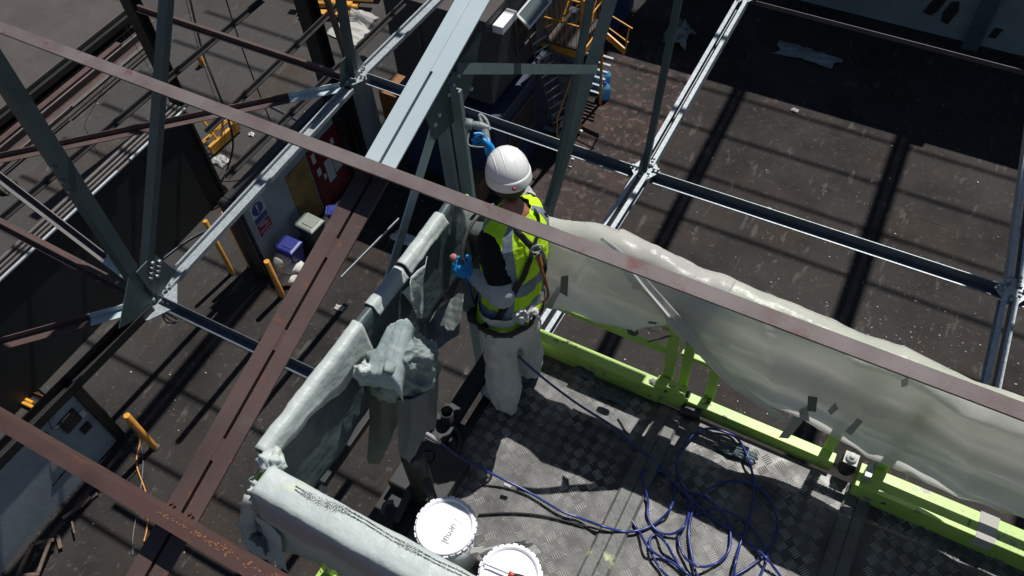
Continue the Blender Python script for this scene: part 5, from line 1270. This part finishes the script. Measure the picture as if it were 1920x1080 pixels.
# helmet: shell, brim, ribs, rear badge
hc = hd+tilt*.026-fx*.004
tl2 = (tilt+fx*.10).normalized(); f2 = (fx-tl2*fx.dot(tl2)).normalized(); l2 = tl2.cross(f2)
def hel(th, ph, k=1.0, dz=0): 
    a = .104*k; c_ = .088*k; return hc+f2*(math.sin(th)*math.cos(ph)*a)+l2*(math.sin(th)*math.sin(ph)*c_)+tl2*(math.cos(th)*.100*k+dz*.8)
b = MB(); n = 48; rows = []
for i in range(17):
    th = R(95)*i/16; rows.append([hel(th, 2*math.pi*k/n) for k in range(n)])
b.grid(rows, close=True); HS = build(b, 'helmet', 'helmet', W, solid=.003)
b = MB(); rows = []
for (k_, dz) in ((1.0,.022),(1.045,.020),(1.060,.010),(1.085,-.026),(1.075,-.034),(1.0,-.028)): 
    rows.append([hel(R(90), 2*math.pi*k/n, k_*(1+.10*max(0, math.cos(2*math.pi*k/n))**3), dz-.012) for k in range(n)])
b.grid(rows, close=True); build(b, 'brim', 'helmet', HS)
for s_ in (-.62,-.24,.24,.62):
    b = MB(); P_ = []
    for k in range(25):
        q = -1+2*k/24; e = math.sqrt(max(0, 1-s_*s_)); an = q*R(80); P_.append(hc+l2*(s_*.088)+f2*(math.sin(an)*.104*e)+tl2*(math.cos(an)*.100*e+.0005))
    b.tube(P_, [.0003+.0024*math.sin(math.pi*k/24)**.5 for k in range(25)], 6); build(b, 'crown_rib', 'helmet', HS)
b = MB(); bp_ = hel(R(93), math.pi-.05, 1.078); b.ball(bp_+tl2*-.010, .0135, 12, (.8,.8,.5)); build(b, 'ratchet_badge', 'darkred', HS)

def ring_loft(secs, n=36, fold=.006, seed=0, fscale=8, phase=0, arc=(0, 2*math.pi), closed=True):
    """secs: (centre, axis_a, axis_b) ellipses; returns rows"""
    rows = []
    for (c, a, b_) in secs:
        c, a, b_ = V3(c), V3(a), V3(b_); row = []; m_ = n if closed else n+1
        for k in range(m_):
            t_ = lerp(arc[0], arc[1], k/n); d = a*math.cos(t_)+b_*math.sin(t_); p = c+d
            p += d.normalized()*(fold*ridge((math.cos(t_)*1.7, math.sin(t_)*1.7, p.z*fscale*.5), 1.6, seed)+fold*.6*fr(p, fscale*2.2, seed)); row.append(p)
        rows.append(row)
    return rows
def interp(secs, n):
    out = []
    for i in range(n+1):
        f = i/n*(len(secs)-1); j = min(int(f), len(secs)-2); q = f-j; q = q*q*(3-2*q)*.5+q*.5
        out.append(tuple(lerp(V3(secs[j][k]), V3(secs[j+1][k]), q) for k in range(3)))
    return out
A, B = fd, lf
# black T-shirt torso and sleeves
def sec(c, a, b_): return (c, A*a*.80, B*b_*.80)
secs = [sec(hipc+V3((0,0,.02)), .125,.165), sec(lerp(hipc,ch,.45), .122,.160), sec(ch, .135,.175), sec(lerp(ch,nk,.55), .125,.185), sec(lerp(ch,nk,.80), .095,.150), sec(lerp(ch,nk,.98), .062,.072)]
b = MB(); b.grid(ring_loft(interp(secs, 26), 40, .004, 3), close=True); build(b, 't_shirt', 'blackfab', W)
def limb(name, chain, m_, fold, seed, parent=W, n=24, steps=8):
    P_ = spline([c for c, r in chain], steps); rr = []; 
    for i in range(len(P_)): f = i/(len(P_)-1)*(len(chain)-1); j = min(int(f), len(chain)-2); rr.append(lerp(chain[j][1], chain[j+1][1], f-j)*.84)
    rows = []; prev = None
    for i, p in enumerate(P_):
        d = (P_[min(i+1,len(P_)-1)]-P_[max(i-1,0)]).normalized()
        if prev is None: a = V3((0,0,1)) if abs(d.z) < .9 else V3((1,0,0)); prev = (a-d*a.dot(d)).normalized()
        else: prev = (prev-d*prev.dot(d)).normalized()
        q = d.cross(prev); row = []
        for k in range(n):
            t_ = 2*math.pi*k/n; dd_ = prev*math.cos(t_)+q*math.sin(t_); s_ = i/(len(P_)-1)
            f_ = fold*ridge((s_*7+.6*math.sin(t_+seed), math.cos(t_)*1.1, math.sin(t_)*1.1+seed), 1.5, seed)+fold*.5*fr(p+dd_*.1, 16, seed)+fold*.8*crease(p+dd_*.08, 3.0, int(seed), 4); row.append(p+dd_*(rr[i]+f_))
        rows.append(row)
    b = MB(); b.grid(rows, close=True); b.add([rows[0][k] for k in range(n)], [tuple(range(n))[::-1]], True); b.add([rows[-1][k] for k in range(n)], [tuple(range(n))], True)
    return build(b, name, m_, parent)
limb('short_sleeve', [(lerp(nk,sN,.55), .075), (sN, .092), (lerp(sN,eN,.35), .092), (lerp(sN,eN,.62), .084), (lerp(sN,eN,.80), .078)], 'blackfab', .004, 2)
limb('short_sleeve', [(lerp(nk,sF,.55), .055), (sF, .060), (lerp(sF,eF,.5), .060), (lerp(sF,eF,.8), .056)], 'blackfab', .004, 4)
limb('grey_sleeve', [(lerp(sN,eN,.68), .068), (eN+V3((.006,-.006,-.006)), .074), (lerp(eN,wN,.30)+V3((0,0,-.012)), .070), (lerp(eN,wN,.72), .055), (wN, .040)], 'sleeve', .006, 6, n=32, steps=12)
limb('grey_sleeve', [(lerp(sF,eF,.7), .054), (eF, .053), (lerp(eF,wF,.5), .045), (wF, .036)], 'sleeve', .006, 8, n=28, steps=10)
# overalls: waist bundle and trouser legs
secs = [sec(hipc+V3((0,0,-.13)), .135,.175), sec(hipc+V3((0,0,-.04)), .140,.180), sec(hipc+V3((0,0,.05)), .134,.172), sec(hipc+V3((0,0,.11)), .130,.168)]
b = MB(); b.grid(ring_loft(interp(secs, 14), 44, .008, 9), close=True); OV = build(b, 'overalls', 'overall', W)
limb('trouser_leg', [(hN+V3((0,0,.0)), .105), (lerp(hN,kN,.5), .100), (kN, .093), (lerp(kN,aN,.5), .088), (lerp(kN,aN,.88), .088), (aN+V3((0,0,-.02)), .076)], 'overall', .015, 12, n=44, steps=14)
limb('trouser_leg', [(hF, .105), (lerp(hF,kF,.5), .098), (kF, .090), (lerp(kF,aF,.5), .085), (lerp(kF,aF,.88), .086), (aF+V3((0,0,-.02)), .074)], 'overall', .015, 15, n=44, steps=14)
for a_ in (aN, aF):
    b = MB(); c_ = V3((a_.x, a_.y, F)); rows = []
    for (x, wd_, h_) in ((-.075,.030,.055),(-.06,.040,.085),(0,.042,.095),(.06,.042,.070),(.13,.046,.05),(.18,.038,.038),(.195,.02,.025)):
        rows.append([c_+A*x*.84+B*(math.cos(t_)*wd_*.84)+V3((0,0,.003+.84*h_*(.5+.5*math.sin(t_)))) for t_ in [2*math.pi*k/14 for k in range(14)]])
    b.grid(rows, close=True); b.add(rows[0], [tuple(range(14))]); b.add(rows[-1], [tuple(range(14))[::-1]]); build(b, 'boot', 'overall', W)
for i, (da, db, dz) in enumerate(((-.13,-.04,.02),(-.12,.03,.05),(-.06,-.15,.03))):
    bunch('bunched_overalls', hipc+A*da*.84+B*db*.84+V3((0,0,.04+dz)), .04, .04, .04, 'overall', '', 20+i, W, .5, 26)
# hi vis vest: back, front panels and shoulders as one loft with an arm opening on each side
vs_ = [sec(hipc+V3((0,0,.04)), .158,.198), sec(lerp(hipc,ch,.30), .152,.190), sec(lerp(hipc,ch,.62), .150,.186), sec(ch, .158,.196), sec(lerp(ch,nk,.35), .156,.205), sec(lerp(ch,nk,.66), .138,.205), sec(lerp(ch,nk,.86), .105,.165), sec(lerp(ch,nk,1.0), .078,.092)]
rows = ring_loft(interp(vs_, 130), 220, .0075, 21, 7)
def vest_faces(sel, off=0.0):
    b = MB(); R_ = len(rows); n = 220; vmap = {}
    for i in range(R_-1):
        for k in range(n):
            t_ = 2*math.pi*(k+.5)/n; s = (i+.5)/(R_-1)
            # arm holes around B+ (t=90deg) and B- (270deg), from chest up to the shoulder point
            hole = False
            for tc_ in (math.pi/2, 3*math.pi/2):
                da = abs((t_-tc_+math.pi) % (2*math.pi)-math.pi); sc_ = (s-.62)/.24
                if s > .38 and s < .86 and (da/.68)**2+sc_*sc_ < 1: hole = True
            if hole or not sel(t_, s): continue
            f = []
            for (ii, kk) in ((i,k),(i,(k+1) % n),(i+1,(k+1) % n),(i+1,k)):
                if (ii, kk) not in vmap:
                    c_ = V3((hipc.x, hipc.y, rows[ii][kk].z)); d = rows[ii][kk]-lerp(hipc, nk, ii/(R_-1)); d.z = .3*d.length if s > .8 else 0
                    vmap[(ii,kk)] = len(b.v); b.v.append(rows[ii][kk]+d.normalized()*off)
                f.append(vmap[(ii,kk)])
            b.f.append(f); b.sm.append(True); b.mi.append(0)
    return b
front_gap = lambda t_, s: min(t_, 2*math.pi-t_) > .10
VS = build(vest_faces(front_gap), 'hi_vis_vest', 'hivis', W, solid=.003)
build(vest_faces(lambda t_, s: front_gap(t_, s) and .14 < s < .215, .0032), 'reflective_band', 'reflect', VS)
build(vest_faces(lambda t_, s: front_gap(t_, s) and .315 < s < .39 and 1.9 < t_ < 4.4, .0032), 'reflective_band', 'reflect', VS)
for lo, hi in ((2.20, 2.52), (3.76, 4.08)):
    build(vest_faces(lambda t_, s: lo < t_ < hi and s >= .216, .0034), 'brace_band', 'reflect', VS)
for lo, hi in ((.75, 1.02), (5.26, 5.53)):
    build(vest_faces(lambda t_, s: lo < t_ < hi and s >= .216, .0034), 'brace_band', 'reflect', VS)
# harness
HN = None
def body_pt(t_, s, off=.014):
    i = s*(len(rows)-1); i0 = min(int(i), len(rows)-2); k = t_/(2*math.pi)*220; k0 = int(k) % 220; p = lerp(rows[i0][k0], rows[i0+1][k0], i-i0); p2 = lerp(rows[i0][(k0+1) % 220], rows[i0+1][(k0+1) % 220], i-i0); p = lerp(p, p2, k-int(k))
    d = p-lerp(hipc, nk, s); return p+d.normalized()*off
def strap(path, w_, name, par, m_='strap', off=.012, n=6):
    P_ = []; 
    for i in range(len(path)-1):
        for q in range(n): P_.append(body_pt(lerp(path[i][0], path[i+1][0], q/n), lerp(path[i][1], path[i+1][1], q/n), off))
    P_.append(body_pt(*path[-1], off)); rows_ = []
    for i, p in enumerate(P_):
        d = (P_[min(i+1,len(P_)-1)]-P_[max(i-1,0)]).normalized(); nn = (p-lerp(hipc, nk, min(1, max(0, (p.z-hipc.z)/(nk.z-hipc.z))))); nn.z *= .3; sd_ = d.cross(nn).normalized(); rows_.append([p-sd_*w_/2, p, p+sd_*w_/2])
    b = MB(); b.grid(rows_); return build(b, name, m_, par, solid=.003)
HN = strap([(3.0,.66),(2.75,.5),(2.4,.34),(2.0,.16),(1.6,.05)], .030, 'harness', W)
strap([(3.0,.66),(2.9,.75),(2.75,.86),(2.6,.97)], .028, 'shoulder_strap', HN)
strap([(3.05,.66),(3.3,.76),(3.6,.88),(3.8,.97)], .028, 'shoulder_strap', HN)
strap([(3.05,.66),(3.4,.45),(3.9,.26),(4.4,.10)], .040, 'back_strap', HN)
strap([(k*2*math.pi/12+.0001 if k < 12 else 6.28, .03) for k in range(13)], .045, 'waist_belt', HN, n=3)
P_ = [hipc+B*.08+A*-.10+V3((0,0,.0)), hipc+B*.142+A*-.03+V3((0,0,-.03)), hipc+B*.152+A*.05+V3((0,0,.0))]
P_ = spline(P_, 6); b = MB(); b.grid([[p+V3((0,0,-.018)), p, p+V3((0,0,.018))] for p in P_]); build(b, 'leg_strap', 'strap', HN, solid=.003)
dr = body_pt(3.02, .66, .03); b = MB(); b.tube([dr+lx*.024*math.cos(k*math.pi/8)+V3((0,0,.024*math.sin(k*math.pi/8)))-A*.004 for k in range(17)], .0035, 6, caps=False); b.tube([dr+V3((0,0,-.02))+A*-.012+lx*.010*math.cos(k*math.pi/6)+V3((0,0,-.03+.026*math.sin(k*math.pi/6))) for k in range(13)], .004, 6, caps=False); build(b, 'back_ring', 'galv', HN)
b = MB(); rp = [dr+V3((0,0,-.05))-A*.01, dr+V3((.01,-.01,-.10))-A*.02, dr+V3((.022,-.01,-.18))-A*.03, dr+V3((.03,-.015,-.26))-A*.035, dr+V3((.01,-.01,-.33))-A*.03, dr+V3((-.02,0,-.37))-A*.01]
b.tube(spline(rp, 6), .007, 7); b.tube([rp[0]+V3((0,0,.02)), rp[1]+V3((0,0,.02))], .011, 8); build(b, 'lanyard', 'rope', HN)
b = MB(); q = hipc+B*.12+A*.10+V3((0,0,.0)); b.box(q-V3((.03,.025,.035)), q+V3((.03,.025,.03))); build(b, 'belt_pouch', 'strap', HN, bevel=.006)

# hands (gloved), five separate fingers
def hand(name, wr, dirv, nrm, curls, spread, thumb_side, sc=1.0, parent=W):
    d = V3(dirv).normalized(); nn = (V3(nrm)-d*V3(nrm).dot(d)).normalized(); s_ = d.cross(nn)*thumb_side
    b0 = wr; pts = [b0, b0+d*.035*sc, b0+d*.085*sc]; rad = [(.026*sc,.022*sc), (.034*sc,.018*sc), (.036*sc,.015*sc)]; ed = [(0,1),(1,2)]
    h = skinned(name, pts, ed, [.026*sc,.030*sc,.026*sc], 'glove', parent, 2, 0)
    # palm slab
    b = MB(); rows_ = []
    for q, wd_, th_ in ((.0,.026,.020),(.02,.034,.020),(.05,.042,.018),(.08,.043,.015),(.095,.038,.012)):
        rows_.append([b0+d*q*sc+s_*(math.cos(a)*wd_*sc)+nn*(math.sin(a)*th_*sc) for a in [2*math.pi*k/18 for k in range(18)]])
    b.grid(rows_, close=True); b.add(rows_[0], [tuple(range(18))]); b.add(rows_[-1], [tuple(range(18))[::-1]]); build(b, 'palm', 'glove', h)
    L_ = (.070, .078, .074, .060)
    for f in range(4):
        off = (.030-f*.020)*sc; base = b0+d*.085*sc+s_*off; c = curls[f]; seg = L_[f]*sc/3; P_ = [base-d*.02*sc, base]; ang = 0; p = base; dd_ = (d+s_*spread*(1.5-f)*.12).normalized()
        for j in range(3): ang += c*(.8, 1.0, .7)[j]; p = p+(dd_*math.cos(ang)+nn*math.sin(ang))*seg*(1.15, 1.0, .85)[j]; P_.append(p)
        b = MB(); b.tube(spline(P_, 4), [.0095*sc*(1-.22*(i/(len(P_)*4-4))) for i in range((len(P_)-1)*4+1)], 10)
        b.ball(P_[-1], .0075*sc, 10); build(b, 'finger', 'glove', h)
    base = b0+d*.03*sc+s_*.030*sc; P_ = [b0+d*.012*sc+s_*.012*sc, base, base+(d*.6+s_*.7+nn*.35).normalized()*.034*sc, base+(d*.6+s_*.7+nn*.35).normalized()*.034*sc+(d*.9+s_*.1+nn*.5).normalized()*.030*sc]
    b = MB(); b.tube(spline(P_, 5), [.0125*sc*(1-.25*i/15) for i in range(16)], 10); b.ball(P_[-1], .0092*sc, 10); build(b, 'thumb', 'glove', h)
    b = MB(); b.tube([b0-d*.03*sc, b0-d*.005*sc, b0+d*.01*sc], [.034*sc,.031*sc,.028*sc], 14); build(b, 'cuff', 'glove', h)
    return h
# far hand reaches up with the gun
gp = at(911, 262, F+1.315)
hand('raised_hand', hFw, (gp-hFw), (-.7,-.5,.15), (.55,.75,.85,.95), .6, 1, .92)
limb('forearm', [(wF+V3((.02,-.02,-.02)), .036), (lerp(wF,hFw,.6), .036), (hFw, .034)], 'glove', .002, 3)
hNd = (at(858,498,F+.97)-wN)
hand('lowered_hand', wN+hNd*.15, hNd, (.2,.55,-.75), (.85,.95,1.0,1.05), .3, -1, .95)
# spray gun, held by the raised hand
GU = thing('spray_gun', 'paint crusted airless spray gun held up in the raised blue glove', 'spray gun', gp)
y_ = 2.245
def gpt(u, v, dy=0): return at(u, v, F+1.33+(262-v)*.0012)
b = MB(); b.tube([gpt(914,268), gpt(908,244)], [.016,.020], 10); build(b, 'grip', 'gun', GU)
b = MB(); b.tube([gpt(917,240), gpt(905,237), gpt(893,235), gpt(884,233)], [.010,.019,.019,.013], 12); build(b, 'gun_body', 'gun', GU)
b = MB(); b.tube([gpt(886,234), gpt(878,233), gpt(874,232)], [.024,.027,.020], 12); b.tube([gpt(880,226), gpt(876,242)], .010, 8); build(b, 'nozzle', 'gun', GU)
b = MB(); b.tube(spline([gpt(897,240), gpt(899,252), gpt(903,262)], 4), .0045, 6); build(b, 'trigger', 'gun', GU)
b = MB(); b.tube(spline([gpt(918,244), gpt(912,226), gpt(902,216), gpt(899,218), gpt(904,232)], 4), .008, 8); build(b, 'hook_guard', 'gun', GU)
b = MB(); b.tube(spline([gpt(880,246), gpt(877,268), gpt(884,274), gpt(905,276), gpt(914,272)], 6), .004, 6); build(b, 'hose_guard', 'gun', GU)
# thin grey whip hose from the gun side down to the lowered hand
b = MB(); P_ = spline([at(925,384,F+1.12), at(905,396,F+1.13), at(885,420,F+1.12), at(872,448,F+1.08), at(866,480,F+1.02), wN+hNd*.7], 8); b.tube(P_, .009, 8)
build(b, 'whip_hose', 'greysteel', None, P_[0], 'thin grey hose arching from the chest into the lowered blue glove', 'hose')
b = MB(); c_ = wN+hNd*1.15+V3((-.005,.01,.03)); b.lathe([(0,0),(.016,0),(.018,.01),(.016,.018),(0,.019)], c_, 16, (-.2,-.6,.7)); build(b, 'valve_knob', 'knobpink', None, c_, 'small pink red valve knob under the lowered glove', 'knob')
